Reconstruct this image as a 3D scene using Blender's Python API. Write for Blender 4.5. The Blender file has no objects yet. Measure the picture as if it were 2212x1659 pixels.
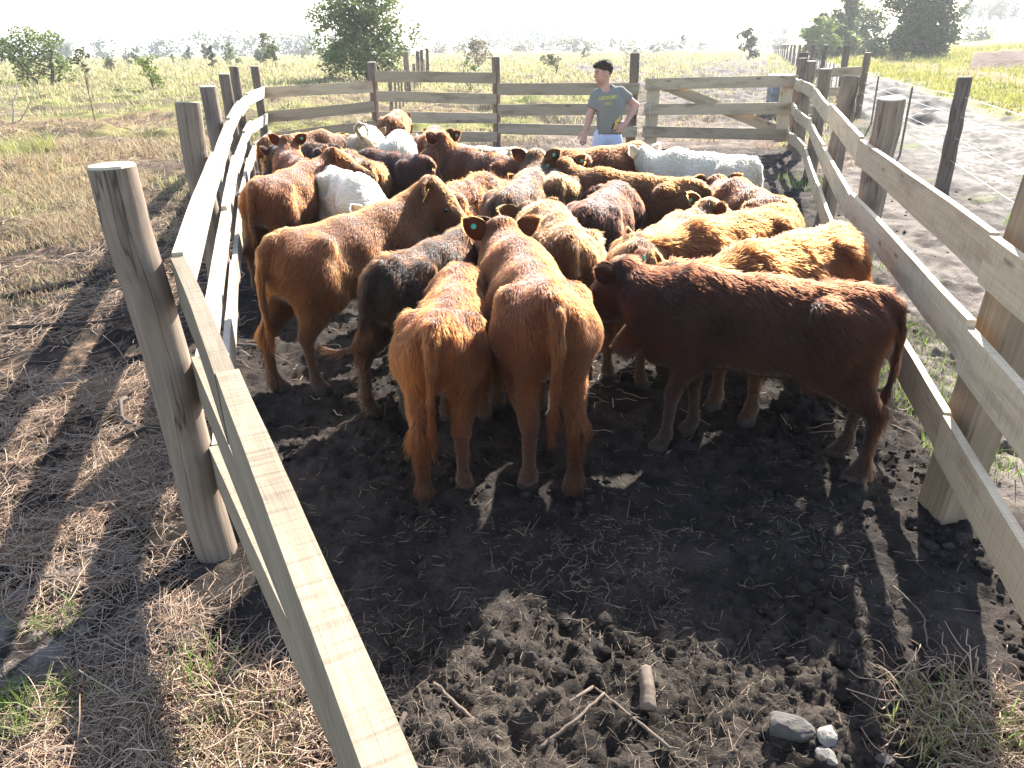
import bpy, math, random
import numpy as np
from mathutils import Vector, Matrix

# ---------------------------------------------------------------- camera, sky, sun, exposure
scene = bpy.context.scene
FPX, IMG_W, IMG_H = 1590.0, 2212.0, 1659.0
CAM_H = 1.95
PITCH, ROLL = math.atan((829.5 - 104.0) / FPX), math.atan(0.014)
cp, sp, cr, sr = math.cos(PITCH), math.sin(PITCH), math.cos(ROLL), math.sin(ROLL)
fw = Vector((0, cp, -sp)); up0 = Vector((0, sp, cp)); rt0 = Vector((1, 0, 0))
rt = rt0 * cr - up0 * sr
up = up0 * cr + rt0 * sr
cam_data = bpy.data.cameras.new('camera')
cam = bpy.data.objects.new('camera', cam_data)
scene.collection.objects.link(cam)
cam.matrix_world = Matrix(((rt.x, up.x, -fw.x, 0), (rt.y, up.y, -fw.y, 0), (rt.z, up.z, -fw.z, CAM_H), (0, 0, 0, 1)))
cam_data.sensor_fit = 'HORIZONTAL'
cam_data.sensor_width = 36.0
cam_data.lens = FPX / IMG_W * 36.0
cam_data.clip_start = 0.02
cam_data.clip_end = 6000.0
scene.camera = cam

SUN_AZ, SUN_EL = math.radians(29), math.radians(33)      # azimuth clockwise from +Y
world = bpy.data.worlds.new('World')
scene.world = world
world.use_nodes = True
wn = world.node_tree
bg = wn.nodes['Background']
sky = wn.nodes.new('ShaderNodeTexSky')
sky.sky_type = 'NISHITA'
sky.sun_disc = False
sky.sun_elevation = SUN_EL
sky.sun_rotation = SUN_AZ
sky.altitude = 10
sky.air_density = 1.0
sky.dust_density = 1.0
sky.ozone_density = 1.0
wn.links.new(sky.outputs[0], bg.inputs['Color'])
bg.inputs['Strength'].default_value = 0.10
sun_data = bpy.data.lights.new('sun', 'SUN')
sun_data.energy = 5.0
sun_data.angle = math.radians(0.53)
sun_data.color = (1.0, 0.955, 0.88)
sun = bpy.data.objects.new('sun', sun_data)
scene.collection.objects.link(sun)
sd = Vector((math.sin(SUN_AZ) * math.cos(SUN_EL), math.cos(SUN_AZ) * math.cos(SUN_EL), math.sin(SUN_EL)))
sun.rotation_euler = (-sd).to_track_quat('-Z', 'Y').to_euler()
sun.location = (20, 30, 30)
scene.view_settings.view_transform = 'Standard'
scene.view_settings.look = 'None'
scene.view_settings.exposure = 2.15
scene.view_settings.gamma = 1.0
scene.cycles.use_denoising = True
scene.cycles.max_bounces = 8
scene.cycles.transparent_max_bounces = 8

rng = np.random.default_rng(7)
random.seed(7)
COL = scene.collection

# ---------------------------------------------------------------- helpers
def sstep(a, b, x):
    t = np.clip((x - a) / (b - a), 0, 1)
    return t * t * (3 - 2 * t)

def _h(ix, iy, iz, s):
    n = (ix.astype(np.int64) * 374761393 + iy.astype(np.int64) * 668265263 + iz.astype(np.int64) * 2147483647 + s * 974711) & 0xffffffff
    n = ((n ^ (n >> 13)) * 1274126177) & 0xffffffff
    n = (n ^ (n >> 16)) * 2246822519 & 0xffffffff
    return ((n ^ (n >> 15)) & 0xffffff) / float(0xffffff)

def vn2(x, y, s=0):
    x = np.asarray(x, float); y = np.asarray(y, float)
    ix = np.floor(x); iy = np.floor(y); fx = x - ix; fy = y - iy
    fx = fx * fx * (3 - 2 * fx); fy = fy * fy * (3 - 2 * fy)
    z = np.zeros_like(ix)
    a = _h(ix, iy, z, s); b = _h(ix + 1, iy, z, s); c = _h(ix, iy + 1, z, s); d = _h(ix + 1, iy + 1, z, s)
    return (a + (b - a) * fx) * (1 - fy) + (c + (d - c) * fx) * fy

def vn3(p, s=0):
    i = np.floor(p); f_ = p - i; f_ = f_ * f_ * (3 - 2 * f_)
    r = 0
    for dx in (0, 1):
        for dy in (0, 1):
            for dz in (0, 1):
                w = (f_[:, 0] if dx else 1 - f_[:, 0]) * (f_[:, 1] if dy else 1 - f_[:, 1]) * (f_[:, 2] if dz else 1 - f_[:, 2])
                r = r + w * _h(i[:, 0] + dx, i[:, 1] + dy, i[:, 2] + dz, s)
    return r

def fbm2(x, y, s=0, o=4, g=0.5):
    r = 0; a = 1; t = 0
    for k in range(o):
        r = r + a * vn2(x * 2 ** k + 13.7 * k, y * 2 ** k - 7.1 * k, s + k); t += a; a *= g
    return r / t

def mesh_np(name, V, F, mats=(), uv=None, col=None, smooth=False, mat_idx=None, parent=None, colname='pigment'):
    """one mesh object from numpy arrays; F is an (n,3) or (n,4) array"""
    me = bpy.data.meshes.new(name)
    V = np.ascontiguousarray(V, np.float32); F = np.ascontiguousarray(F, np.int32)
    k = F.shape[1]
    me.vertices.add(len(V)); me.vertices.foreach_set('co', V.ravel())
    me.loops.add(F.size); me.loops.foreach_set('vertex_index', F.ravel())
    me.polygons.add(len(F))
    me.polygons.foreach_set('loop_start', np.arange(0, F.size, k, dtype=np.int32))
    me.polygons.foreach_set('loop_total', np.full(len(F), k, np.int32))
    if smooth: me.polygons.foreach_set('use_smooth', np.ones(len(F), bool))
    for m in mats: me.materials.append(m)
    if mat_idx is not None: me.polygons.foreach_set('material_index', np.ascontiguousarray(mat_idx, np.int32))
    if uv is not None:
        l = me.uv_layers.new(name='UVMap')
        l.data.foreach_set('uv', np.ascontiguousarray(uv[F.ravel()], np.float32).ravel())
    if col is not None:
        a = me.attributes.new(colname, 'FLOAT_COLOR', 'POINT')
        c = np.ones((len(V), 4), np.float32); c[:, :3] = col
        a.data.foreach_set('color', c.ravel())
    me.update(calc_edges=True)
    o = bpy.data.objects.new(name, me)
    COL.objects.link(o)
    if parent is not None: o.parent = parent
    return o

class MB:
    """collects vertices and quads/tris with uv; build() links them as one mesh object"""
    def __init__(s): s.v = []; s.f = []; s.uv = []; s.n = 0
    def add(s, V, F, UV=None):
        V = np.asarray(V, float)
        s.v.append(V); s.uv.append(np.zeros((len(V), 2)) if UV is None else np.asarray(UV, float))
        for q in F: s.f.append([i + s.n for i in q])
        s.n += len(V)
    def build(s, name, mat, parent=None, smooth=False):
        V = np.concatenate(s.v); UV = np.concatenate(s.uv)
        me = bpy.data.meshes.new(name)
        me.from_pydata(V.tolist(), [], s.f)
        l = me.uv_layers.new(name='UVMap')
        idx = np.zeros(len(me.loops), np.int32); me.loops.foreach_get('vertex_index', idx)
        l.data.foreach_set('uv', UV[idx].astype(np.float32).ravel())
        if smooth: me.polygons.foreach_set('use_smooth', np.ones(len(me.polygons), bool))
        me.materials.append(mat)
        o = bpy.data.objects.new(name, me); COL.objects.link(o)
        if parent is not None: o.parent = parent
        return o

def tag(o, label=None, cat=None, group=None, kind=None):
    if label: o['label'] = label
    if cat: o['category'] = cat
    if group: o['group'] = group
    if kind: o['kind'] = kind
    return o

def empty(name, loc=(0, 0, 0), rz=0.0):
    o = bpy.data.objects.new(name, None); COL.objects.link(o)
    o.location = loc; o.rotation_euler = (0, 0, rz); o.empty_display_size = 0.2
    return o

def tube(mb, pts, radii, n=8, cap=True, jit=0.0, seed=0):
    """tapered tube along points; uv = (length along, distance round)"""
    pts = np.asarray(pts, float); r_ = np.random.default_rng(seed)
    m = len(pts); radii = np.broadcast_to(np.asarray(radii, float), (m,))
    T = np.gradient(pts, axis=0); T /= np.linalg.norm(T, axis=1)[:, None] + 1e-9
    ref = np.array([0, 0, 1.0]) if abs(T[0][2]) < 0.9 else np.array([1.0, 0, 0])
    A = np.cross(T, ref); A /= np.linalg.norm(A, axis=1)[:, None] + 1e-9
    B = np.cross(T, A)
    L = np.concatenate([[0], np.cumsum(np.linalg.norm(np.diff(pts, axis=0), axis=1))])
    V = []; UV = []
    off = r_.random(2) * 20
    prof = 1 + jit * (r_.random(n) - 0.5) * 2
    for i in range(m):
        for j in range(n):
            a = 2 * math.pi * j / n
            rr = radii[i] * prof[j] * (1 + jit * 0.5 * (r_.random() - 0.5))
            V.append(pts[i] + rr * (math.cos(a) * A[i] + math.sin(a) * B[i])); UV.append((L[i] + off[0], a * radii[i] + off[1]))
    F = [[i * n + j, i * n + (j + 1) % n, (i + 1) * n + (j + 1) % n, (i + 1) * n + j] for i in range(m - 1) for j in range(n)]
    if cap:
        F += [list(range(n))[::-1], [(m - 1) * n + j for j in range(n)]]
    mb.add(V, F, UV)

# ---- smooth distance-field bodies -------------------------------------------------
class SDF:
    def __init__(s, lo, hi, h):
        s.lo = np.array(lo, float); s.h = h
        s.n = np.ceil((np.array(hi) - s.lo) / h).astype(int) + 1
        s.d = np.full(s.n, 0.3, np.float32)
        s.ax = [(s.lo[i] + h * np.arange(s.n[i])).astype(np.float32) for i in range(3)]
    def _box(s, lo, hi):
        a = np.clip(np.floor((np.array(lo) - s.lo) / s.h).astype(int), 0, s.n - 1)
        b = np.clip(np.ceil((np.array(hi) - s.lo) / s.h).astype(int) + 1, 1, s.n)
        sl = tuple(slice(a[i], max(b[i], a[i] + 1)) for i in range(3))
        return sl, s.ax[0][sl[0]][:, None, None], s.ax[1][sl[1]][None, :, None], s.ax[2][sl[2]][None, None, :]
    def _mix(s, sl, e, k):
        d = s.d[sl]
        h = np.clip(0.5 + 0.5 * (d - e) / k, 0, 1)
        s.d[sl] = d * (1 - h) + e * h - k * h * (1 - h)
    def cone(s, a, b, ra, rb, k=0.05, sy=1.0):
        a = np.array(a, float); b = np.array(b, float); m = max(ra, rb) * max(1, sy) + 2 * k + s.h
        sl, X, Y, Z = s._box(np.minimum(a, b) - m, np.maximum(a, b) + m)
        ab = b - a; L2 = max(ab @ ab, 1e-9)
        px, py, pz = X - a[0], Y - a[1], Z - a[2]
        t = np.clip((px * ab[0] + py * ab[1] + pz * ab[2]) / L2, 0, 1)
        e = np.sqrt((px - t * ab[0]) ** 2 + ((py - t * ab[1]) / sy) ** 2 + (pz - t * ab[2]) ** 2) - (ra + (rb - ra) * t)
        s._mix(sl, e, k)
    def chain(s, pts, rs, k=0.04):
        for i in range(len(pts) - 1): s.cone(pts[i], pts[i + 1], rs[i], rs[i + 1], k)
    def ell(s, c, r, k=0.06, rot=None):
        c = np.array(c, float); r = np.array(r, float); m = r.max() if rot is not None else r
        sl, X, Y, Z = s._box(c - m - 2 * k - s.h, c + m + 2 * k + s.h)
        px, py, pz = X - c[0], Y - c[1], Z - c[2]
        if rot is not None:   # rows of rot are the ellipsoid's axes
            px, py, pz = [rot[i][0] * px + rot[i][1] * py + rot[i][2] * pz for i in range(3)]
        k0 = np.sqrt((px / r[0]) ** 2 + (py / r[1]) ** 2 + (pz / r[2]) ** 2)
        k1 = np.sqrt((px / r[0] ** 2) ** 2 + (py / r[1] ** 2) ** 2 + (pz / r[2] ** 2) ** 2) + 1e-6
        s._mix(sl, k0 * (k0 - 1) / k1, k)
    def cut(s, c, r, k=0.03):
        c = np.array(c, float); m = r + 2 * k + s.h
        sl, X, Y, Z = s._box(c - m, c + m)
        e = -(np.sqrt((X - c[0]) ** 2 + (Y - c[1]) ** 2 + (Z - c[2]) ** 2) - r)
        d = s.d[sl]; h = np.clip(0.5 - 0.5 * (d - e) / k, 0, 1)
        s.d[sl] = d * (1 - h) + e * h + k * h * (1 - h)
    def surface(s, smooth=1):
        d = s.d; n = s.n; ins = d < 0
        cn = n - 1
        acc = np.zeros((*cn, 3), np.float32); cnt = np.zeros(cn, np.float32)
        def sub(a, o): return a[o[0]:o[0] + cn[0], o[1]:o[1] + cn[1], o[2]:o[2] + cn[2]]
        for ax in range(3):
            oth = [i for i in range(3) if i != ax]
            for u in (0, 1):
                for v in (0, 1):
                    o0 = [0, 0, 0]; o0[oth[0]] = u; o0[oth[1]] = v
                    o1 = list(o0); o1[ax] = 1
                    d0, d1 = sub(d, o0), sub(d, o1)
                    cross = sub(ins, o0) != sub(ins, o1)
                    t = np.where(cross, d0 / np.where(cross, d0 - d1, 1), 0)
                    cnt += cross
                    for i in range(3):
                        acc[..., i] += np.where(cross, t if i == ax else o0[i], 0)
        act = cnt > 0
        idx = -np.ones(cn, np.int64); ii = np.argwhere(act); idx[act] = np.arange(len(ii))
        V = (ii + acc[act] / cnt[act][:, None]) * s.h + s.lo
        F = []
        for ax in range(3):
            b, c = (ax + 1) % 3, (ax + 2) % 3
            sl0 = [slice(None)] * 3; sl1 = [slice(None)] * 3
            sl0[ax] = slice(0, -1); sl1[ax] = slice(1, None)
            A = ins[tuple(sl0)]; B = ins[tuple(sl1)]
            e = np.argwhere(A != B)
            e = e[(e[:, b] > 0) & (e[:, c] > 0) & (e[:, b] < cn[b]) & (e[:, c] < cn[c])]
            if not len(e): continue
            fl = A[tuple(e.T)]
            def g(ob, oc):
                q = e.copy(); q[:, b] += ob; q[:, c] += oc
                return idx[tuple(q.T)]
            Q = np.stack([g(-1, -1), g(0, -1), g(0, 0), g(-1, 0)], 1)
            Q[~fl] = Q[~fl][:, ::-1]
            F.append(Q)
        F = np.concatenate(F)
        F = F[(F >= 0).all(1)]
        for _ in range(smooth):
            S = np.zeros_like(V); C = np.zeros(len(V))
            for i in range(4):
                a_, b_ = F[:, i], F[:, (i + 1) % 4]
                np.add.at(S, a_, V[b_]); np.add.at(C, a_, 1)
                np.add.at(S, b_, V[a_]); np.add.at(C, b_, 1)
            V = V * 0.5 + 0.5 * S / np.maximum(C, 1)[:, None]
        return V, F

# ---------------------------------------------------------------- materials
def new_mat(name):
    m = bpy.data.materials.new(name); m.use_nodes = True
    nt = m.node_tree; b = nt.nodes['Principled BSDF']
    return m, nt, b

def N(nt, t, **kw):
    n = nt.nodes.new(t)
    for k, v in kw.items():
        if k.startswith('i_'):
            key = k[2:]; n.inputs[int(key) if key.isdigit() else key].default_value = v
        else: setattr(n, k, v)
    return n

def plain(name, col, rough=0.7, spec=0.3, noise=0.0, scale=20):
    m, nt, b = new_mat(name)
    b.inputs['Base Color'].default_value = (*col, 1); b.inputs['Roughness'].default_value = rough
    b.inputs['Specular IOR Level'].default_value = spec
    if noise:
        tc = N(nt, 'ShaderNodeTexCoord'); nz = N(nt, 'ShaderNodeTexNoise', i_Scale=scale, i_Detail=5.0)
        hs = N(nt, 'ShaderNodeMix', data_type='RGBA')
        hs.inputs[6].default_value = (*[c * (1 - noise) for c in col], 1); hs.inputs[7].default_value = (*[min(1, c * (1 + noise)) for c in col], 1)
        nt.links.new(tc.outputs['Object'], nz.inputs['Vector']); nt.links.new(nz.outputs[0], hs.inputs[0]); nt.links.new(hs.outputs[2], b.inputs['Base Color'])
        bp = N(nt, 'ShaderNodeBump', i_Strength=0.4, i_Distance=0.01); nt.links.new(nz.outputs[0], bp.inputs['Height']); nt.links.new(bp.outputs[0], b.inputs['Normal'])
    return m

def wood(name, light, dark, stain, grain=1.0, streak=0.45, knots=True, rough=0.75, saw=0.0, cracks=False):
    """weathered or fresh-sawn timber; uv.x runs along the piece in metres"""
    m, nt, b = new_mat(name); L = nt.links.new
    uv = N(nt, 'ShaderNodeUVMap')
    mp = N(nt, 'ShaderNodeMapping'); mp.inputs['Scale'].default_value = (2.2, 55 * grain, 1); L(uv.outputs[0], mp.inputs[0])
    g = N(nt, 'ShaderNodeTexNoise', i_Scale=1.0, i_Detail=7.0, i_Roughness=0.65, i_Distortion=0.6); L(mp.outputs[0], g.inputs['Vector'])
    mp2 = N(nt, 'ShaderNodeMapping'); mp2.inputs['Scale'].default_value = (1.6, 6, 1); L(uv.outputs[0], mp2.inputs[0])
    s = N(nt, 'ShaderNodeTexNoise', i_Scale=1.0, i_Detail=6.0, i_Roughness=0.6); L(mp2.outputs[0], s.inputs['Vector'])
    r1 = N(nt, 'ShaderNodeValToRGB'); r1.color_ramp.elements[0].position = 0.3; r1.color_ramp.elements[1].position = 0.7
    r1.color_ramp.elements[0].color = (*dark, 1); r1.color_ramp.elements[1].color = (*light, 1); L(g.outputs[0], r1.inputs[0])
    r2 = N(nt, 'ShaderNodeValToRGB'); r2.color_ramp.elements[0].position = 0.50; r2.color_ramp.elements[1].position = 0.72
    r2.color_ramp.elements[0].color = (0, 0, 0, 1); r2.color_ramp.elements[1].color = (streak, streak, streak, 1); L(s.outputs[0], r2.inputs[0])
    mx = N(nt, 'ShaderNodeMix', data_type='RGBA'); L(r2.outputs[0], mx.inputs[0]); L(r1.outputs[0], mx.inputs[6]); mx.inputs[7].default_value = (*stain, 1)
    out = mx.outputs[2]
    if knots:
        mp3 = N(nt, 'ShaderNodeMapping'); mp3.inputs['Scale'].default_value = (2.3, 7, 1); L(uv.outputs[0], mp3.inputs[0])
        v = N(nt, 'ShaderNodeTexVoronoi', i_Scale=1.0); v.inputs['Randomness'].default_value = 1.0; L(mp3.outputs[0], v.inputs['Vector'])
        r3 = N(nt, 'ShaderNodeValToRGB'); r3.color_ramp.elements[0].position = 0.05; r3.color_ramp.elements[1].position = 0.17
        r3.color_ramp.elements[0].color = (1, 1, 1, 1); r3.color_ramp.elements[1].color = (0, 0, 0, 1); L(v.outputs['Distance'], r3.inputs[0])
        sep = N(nt, 'ShaderNodeSeparateColor'); L(v.outputs['Color'], sep.inputs[0])
        cmp_ = N(nt, 'ShaderNodeMath', operation='GREATER_THAN'); L(sep.outputs[0], cmp_.inputs[0]); cmp_.inputs[1].default_value = 0.62
        mu = N(nt, 'ShaderNodeMath', operation='MULTIPLY'); L(r3.outputs[0], mu.inputs[0]); L(cmp_.outputs[0], mu.inputs[1])
        mu2 = N(nt, 'ShaderNodeMath', operation='MULTIPLY'); L(mu.outputs[0], mu2.inputs[0]); mu2.inputs[1].default_value = 0.75
        m3 = N(nt, 'ShaderNodeMix', data_type='RGBA'); L(mu2.outputs[0], m3.inputs[0]); L(out, m3.inputs[6]); m3.inputs[7].default_value = (*[c * 0.35 for c in stain], 1)
        out = m3.outputs[2]
    hgt = g.outputs[0]
    if cracks:
        mpc = N(nt, 'ShaderNodeMapping'); mpc.inputs['Scale'].default_value = (0.55, 9, 1); L(uv.outputs[0], mpc.inputs[0])
        cn = N(nt, 'ShaderNodeTexNoise', i_Scale=1.0, i_Detail=4.0, i_Roughness=0.5); L(mpc.outputs[0], cn.inputs['Vector'])
        rc_ = N(nt, 'ShaderNodeValToRGB'); e = rc_.color_ramp.elements; e[0].position = 0.488; e[1].position = 0.512; e.new(0.5)
        for k_, c_ in enumerate((1.0, 0.22, 1.0)): e[k_].color = (c_, c_, c_, 1)
        L(cn.outputs[0], rc_.inputs[0])
        mc = N(nt, 'ShaderNodeMix', data_type='RGBA', blend_type='MULTIPLY'); mc.inputs[0].default_value = 0.85; L(out, mc.inputs[6]); L(rc_.outputs[0], mc.inputs[7]); out = mc.outputs[2]
    if saw:
        mp4 = N(nt, 'ShaderNodeMapping'); mp4.inputs['Scale'].default_value = (95, 5, 1); L(uv.outputs[0], mp4.inputs[0])
        w = N(nt, 'ShaderNodeTexNoise', i_Scale=1.0, i_Detail=3.0); L(mp4.outputs[0], w.inputs['Vector'])
        rr = N(nt, 'ShaderNodeValToRGB'); rr.color_ramp.elements[0].position = 0.36; rr.color_ramp.elements[1].position = 0.48
        rr.color_ramp.elements[0].color = (1 - saw, 1 - saw, 1 - saw, 1); rr.color_ramp.elements[1].color = (1, 1, 1, 1); L(w.outputs[0], rr.inputs[0])
        ml = N(nt, 'ShaderNodeMix', data_type='RGBA', blend_type='MULTIPLY'); ml.inputs[0].default_value = 1; L(out, ml.inputs[6]); L(rr.outputs[0], ml.inputs[7]); out = ml.outputs[2]
        ad = N(nt, 'ShaderNodeMath', operation='ADD'); L(g.outputs[0], ad.inputs[0]); L(w.outputs[0], ad.inputs[1]); hgt = ad.outputs[0]
    oi = N(nt, 'ShaderNodeObjectInfo'); mo = N(nt, 'ShaderNodeMapRange'); L(oi.outputs['Random'], mo.inputs[0]); mo.inputs[3].default_value = 0.78; mo.inputs[4].default_value = 1.14
    so = N(nt, 'ShaderNodeVectorMath', operation='SCALE'); L(out, so.inputs[0]); L(mo.outputs[0], so.inputs['Scale']); out = so.outputs[0]     # no two pieces weather alike
    L(out, b.inputs['Base Color'])
    b.inputs['Roughness'].default_value = rough; b.inputs['Specular IOR Level'].default_value = 0.25
    bp = N(nt, 'ShaderNodeBump', i_Strength=0.5, i_Distance=0.004); L(hgt, bp.inputs['Height']); L(bp.outputs[0], b.inputs['Normal'])
    return m

def pigment_mat(name, rough=0.9, spec=0.2, bump=0.0, bscale=60, transl=0.0, fine=0.0, attr='pigment', rmin=None):
    """colour from the mesh's own pigment attribute, fine noise on top; transl > 0 lets light through thin leaves"""
    m, nt, b = new_mat(name); L = nt.links.new
    at = N(nt, 'ShaderNodeAttribute', attribute_name=attr)
    out = at.outputs['Color']
    if fine or bump:
        tc = N(nt, 'ShaderNodeTexCoord'); nz = N(nt, 'ShaderNodeTexNoise', i_Scale=bscale, i_Detail=6.0, i_Roughness=0.65); L(tc.outputs['Object'], nz.inputs['Vector'])
    if fine:
        mr = N(nt, 'ShaderNodeMapRange'); mr.inputs[1].default_value = 0.3; mr.inputs[2].default_value = 0.7; mr.inputs[3].default_value = 1 - fine; mr.inputs[4].default_value = 1 + fine
        L(nz.outputs[0], mr.inputs[0])
        ml = N(nt, 'ShaderNodeVectorMath', operation='SCALE'); L(out, ml.inputs[0]); L(mr.outputs[0], ml.inputs['Scale']); out = ml.outputs[0]
    L(out, b.inputs['Base Color']); b.inputs['Roughness'].default_value = rough; b.inputs['Specular IOR Level'].default_value = spec
    if rmin is not None:
        mr2 = N(nt, 'ShaderNodeMapRange'); L(nz.outputs[0], mr2.inputs[0]); mr2.inputs[1].default_value = 0.35; mr2.inputs[2].default_value = 0.6; mr2.inputs[3].default_value = rmin; mr2.inputs[4].default_value = rough
        L(mr2.outputs[0], b.inputs['Roughness'])
    if bump:
        bp = N(nt, 'ShaderNodeBump', i_Strength=bump, i_Distance=0.012); L(nz.outputs[0], bp.inputs['Height']); L(bp.outputs[0], b.inputs['Normal'])
    if transl:
        tr = N(nt, 'ShaderNodeBsdfTranslucent'); L(out, tr.inputs[0])
        ms = N(nt, 'ShaderNodeMixShader'); ms.inputs[0].default_value = transl
        o = nt.nodes['Material Output']; L(b.outputs[0], ms.inputs[1]); L(tr.outputs[0], ms.inputs[2]); L(ms.outputs[0], o.inputs['Surface'])
    return m

M_GROUND = pigment_mat('ground_soil', rough=1.0, spec=0.06, bump=0.9, bscale=70, fine=0.35)
M_ROAD = pigment_mat('road_mud', rough=0.95, spec=0.12, bump=0.7, bscale=35, fine=0.25)
M_GRASS = pigment_mat('grass_blades', rough=0.6, spec=0.3, transl=0.45)
M_LEAF = pigment_mat('leaves', rough=0.5, spec=0.4, transl=0.35)
M_BARK = plain('bark', (0.10, 0.08, 0.065), 0.9, 0.2, 0.4, 12)
M_BARKPALE = plain('pale_bark', (0.32, 0.29, 0.25), 0.85, 0.2, 0.3, 12)
M_POST = wood('weathered_post', (0.295, 0.225, 0.168), (0.155, 0.115, 0.085), (0.055, 0.039, 0.03), grain=0.7, streak=0.85, knots=False, rough=0.85, cracks=True)
M_POSTDK = wood('dark_post', (0.24, 0.185, 0.15), (0.13, 0.10, 0.085), (0.07, 0.055, 0.045), grain=0.7, streak=0.7, knots=False, rough=0.85, cracks=True)
M_POSTPALE = wood('squared_post', (0.30, 0.225, 0.15), (0.19, 0.135, 0.085), (0.10, 0.07, 0.045), grain=0.6, streak=0.6, rough=0.8)
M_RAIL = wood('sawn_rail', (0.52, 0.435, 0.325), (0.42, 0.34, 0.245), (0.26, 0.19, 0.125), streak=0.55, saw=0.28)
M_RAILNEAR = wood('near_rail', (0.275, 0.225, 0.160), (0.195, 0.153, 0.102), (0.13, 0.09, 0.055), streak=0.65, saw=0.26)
M_RAILTAN = wood('tan_rail', (0.64, 0.50, 0.335), (0.49, 0.365, 0.225), (0.22, 0.125, 0.065), streak=0.6, saw=0.2)
M_RAILOLD = wood('grey_rail', (0.53, 0.41, 0.275), (0.39, 0.295, 0.19), (0.14, 0.085, 0.05), streak=0.7)
M_ENDGRAIN = plain('end_grain', (0.45, 0.37, 0.27), 0.9, 0.2, 0.25, 40)
M_WIRE = plain('wire', (0.45, 0.45, 0.44), 0.4, 0.6)
# ---------------------------------------------------------------- where the pen stands
LP = np.array([(-1.27, 2.60), (-2.24, 5.5), (-3.14, 8.4), (-3.95, 11.2), (-4.42, 13.0), (-4.72, 15.0)])     # left fence posts
RP = np.array([(1.98, 2.80), (2.75, 5.7), (3.69, 8.65), (4.82, 12.1), (5.32, 14.1), (5.68, 15.4)])           # right fence posts
def xl(y): return np.interp(y, np.r_[-3, 0.0, LP[:, 1], 16], np.r_[1.2, 0.08, LP[:, 0], -4.9])
def xr(y): return np.interp(y, np.r_[-3, RP[:, 1], 16], np.r_[0.35, RP[:, 0], 5.8])
def road_s(x, y): return (x - (2.84 + 0.317 * y)) / 1.049        # metres to the right of the road fence

def base_z(x, y):
    """gentle lie of the land, without clods"""
    x = np.asarray(x, float); y = np.asarray(y, float)
    s = road_s(x, y); d = np.hypot(x, y)
    z = 1.15 * sstep(6, 40, s) * sstep(18, 80, y + 0.3 * x)
    z = z + 0.10 * (fbm2(x * 0.35, y * 0.35, 5, 3) - 0.5) * sstep(3, 8, np.maximum(np.maximum(xl(y) - x, x - xr(y)), y - 15.5) + 3)
    z = z + 2.2 * sstep(95, 220, d) * sstep(25, 70, s)
    z = z + 0.8 * (fbm2(x * 0.02, y * 0.02, 9, 3) - 0.5) * sstep(50, 200, d)
    return z

def prints(x, y, cell=0.21, s=0):
    """hoof prints: a pit with a squeezed-up rim in most cells of a jittered grid"""
    ix = np.floor(x / cell); iy = np.floor(y / cell); z = np.zeros_like(np.asarray(x, float))
    for dx in (-1, 0, 1):
        for dy in (-1, 0, 1):
            a, b = ix + dx, iy + dy; o = np.zeros_like(a)
            px = (a + _h(a, b, o, s + 1)) * cell; py = (b + _h(a, b, o, s + 2)) * cell
            k = _h(a, b, o, s + 3); r = 0.030 + 0.030 * _h(a, b, o, s + 4)
            q = ((x - px) ** 2 + (y - py) ** 2) / r ** 2
            z = z + np.where(k > 0.3, (0.55 * q - 1) * np.exp(-q) * (0.012 + 0.03 * k), 0)
    return z

def ground_z(x, y):
    z = base_z(x, y)
    near = 1 - sstep(18, 45, np.hypot(x, y))
    c = fbm2(x * 9, y * 9, 21, 3) - 0.5
    c2 = np.abs(fbm2(x * 24, y * 24, 31, 3) - 0.5) * 2
    c3 = vn2(x * 55, y * 55, 41) - 0.5
    wet = sstep(0.3, 0.7, fbm2(x * 1.1, y * 1.1, 51, 3))
    z = z + near * (0.06 * c * (0.55 + 0.8 * wet) + 0.05 * (fbm2(x * 3.2, y * 3.2, 61, 2) - 0.5) - 0.034 * c2 * (0.5 + wet) + 0.015 * c3 * (0.5 + wet))
    inp = sstep(-0.7, 0.0, np.minimum(np.minimum(x - xl(y), xr(y) + 1.0 - x), 17 - y))
    z = z + prints(x, y, 0.21, 300) * inp
    off = np.maximum(np.maximum(xl(y) - x - 1.2, y - 17), 0)
    tus = np.clip(fbm2(x * 0.8, y * 0.8, 101, 3) - 0.46, 0, 1) * sstep(0, 3, off) * (1 - sstep(90, 160, y))
    z = z + 0.75 * tus + 0.05 * sstep(0, 3, off) * (1 - sstep(60, 120, y)) * (fbm2(x * 3, y * 3, 103, 2) - 0.5)
    s = road_s(x, y)
    on = sstep(0.3, 0.8, s) * (1 - sstep(4.0, 5.0, s))
    ruts = np.sin(s * 2.6 + 1.5 * fbm2(s * 0.7, y * 0.25, 71, 2)) * 0.05 + 0.09 * (fbm2(s * 5, y * 2.2, 75, 5, 0.65) - 0.5)
    return z + on * ruts * (1 - sstep(60, 120, y))

def lerp3(c, t, k): return c * (1 - t[..., None]) + np.array(k) * t[..., None]

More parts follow.
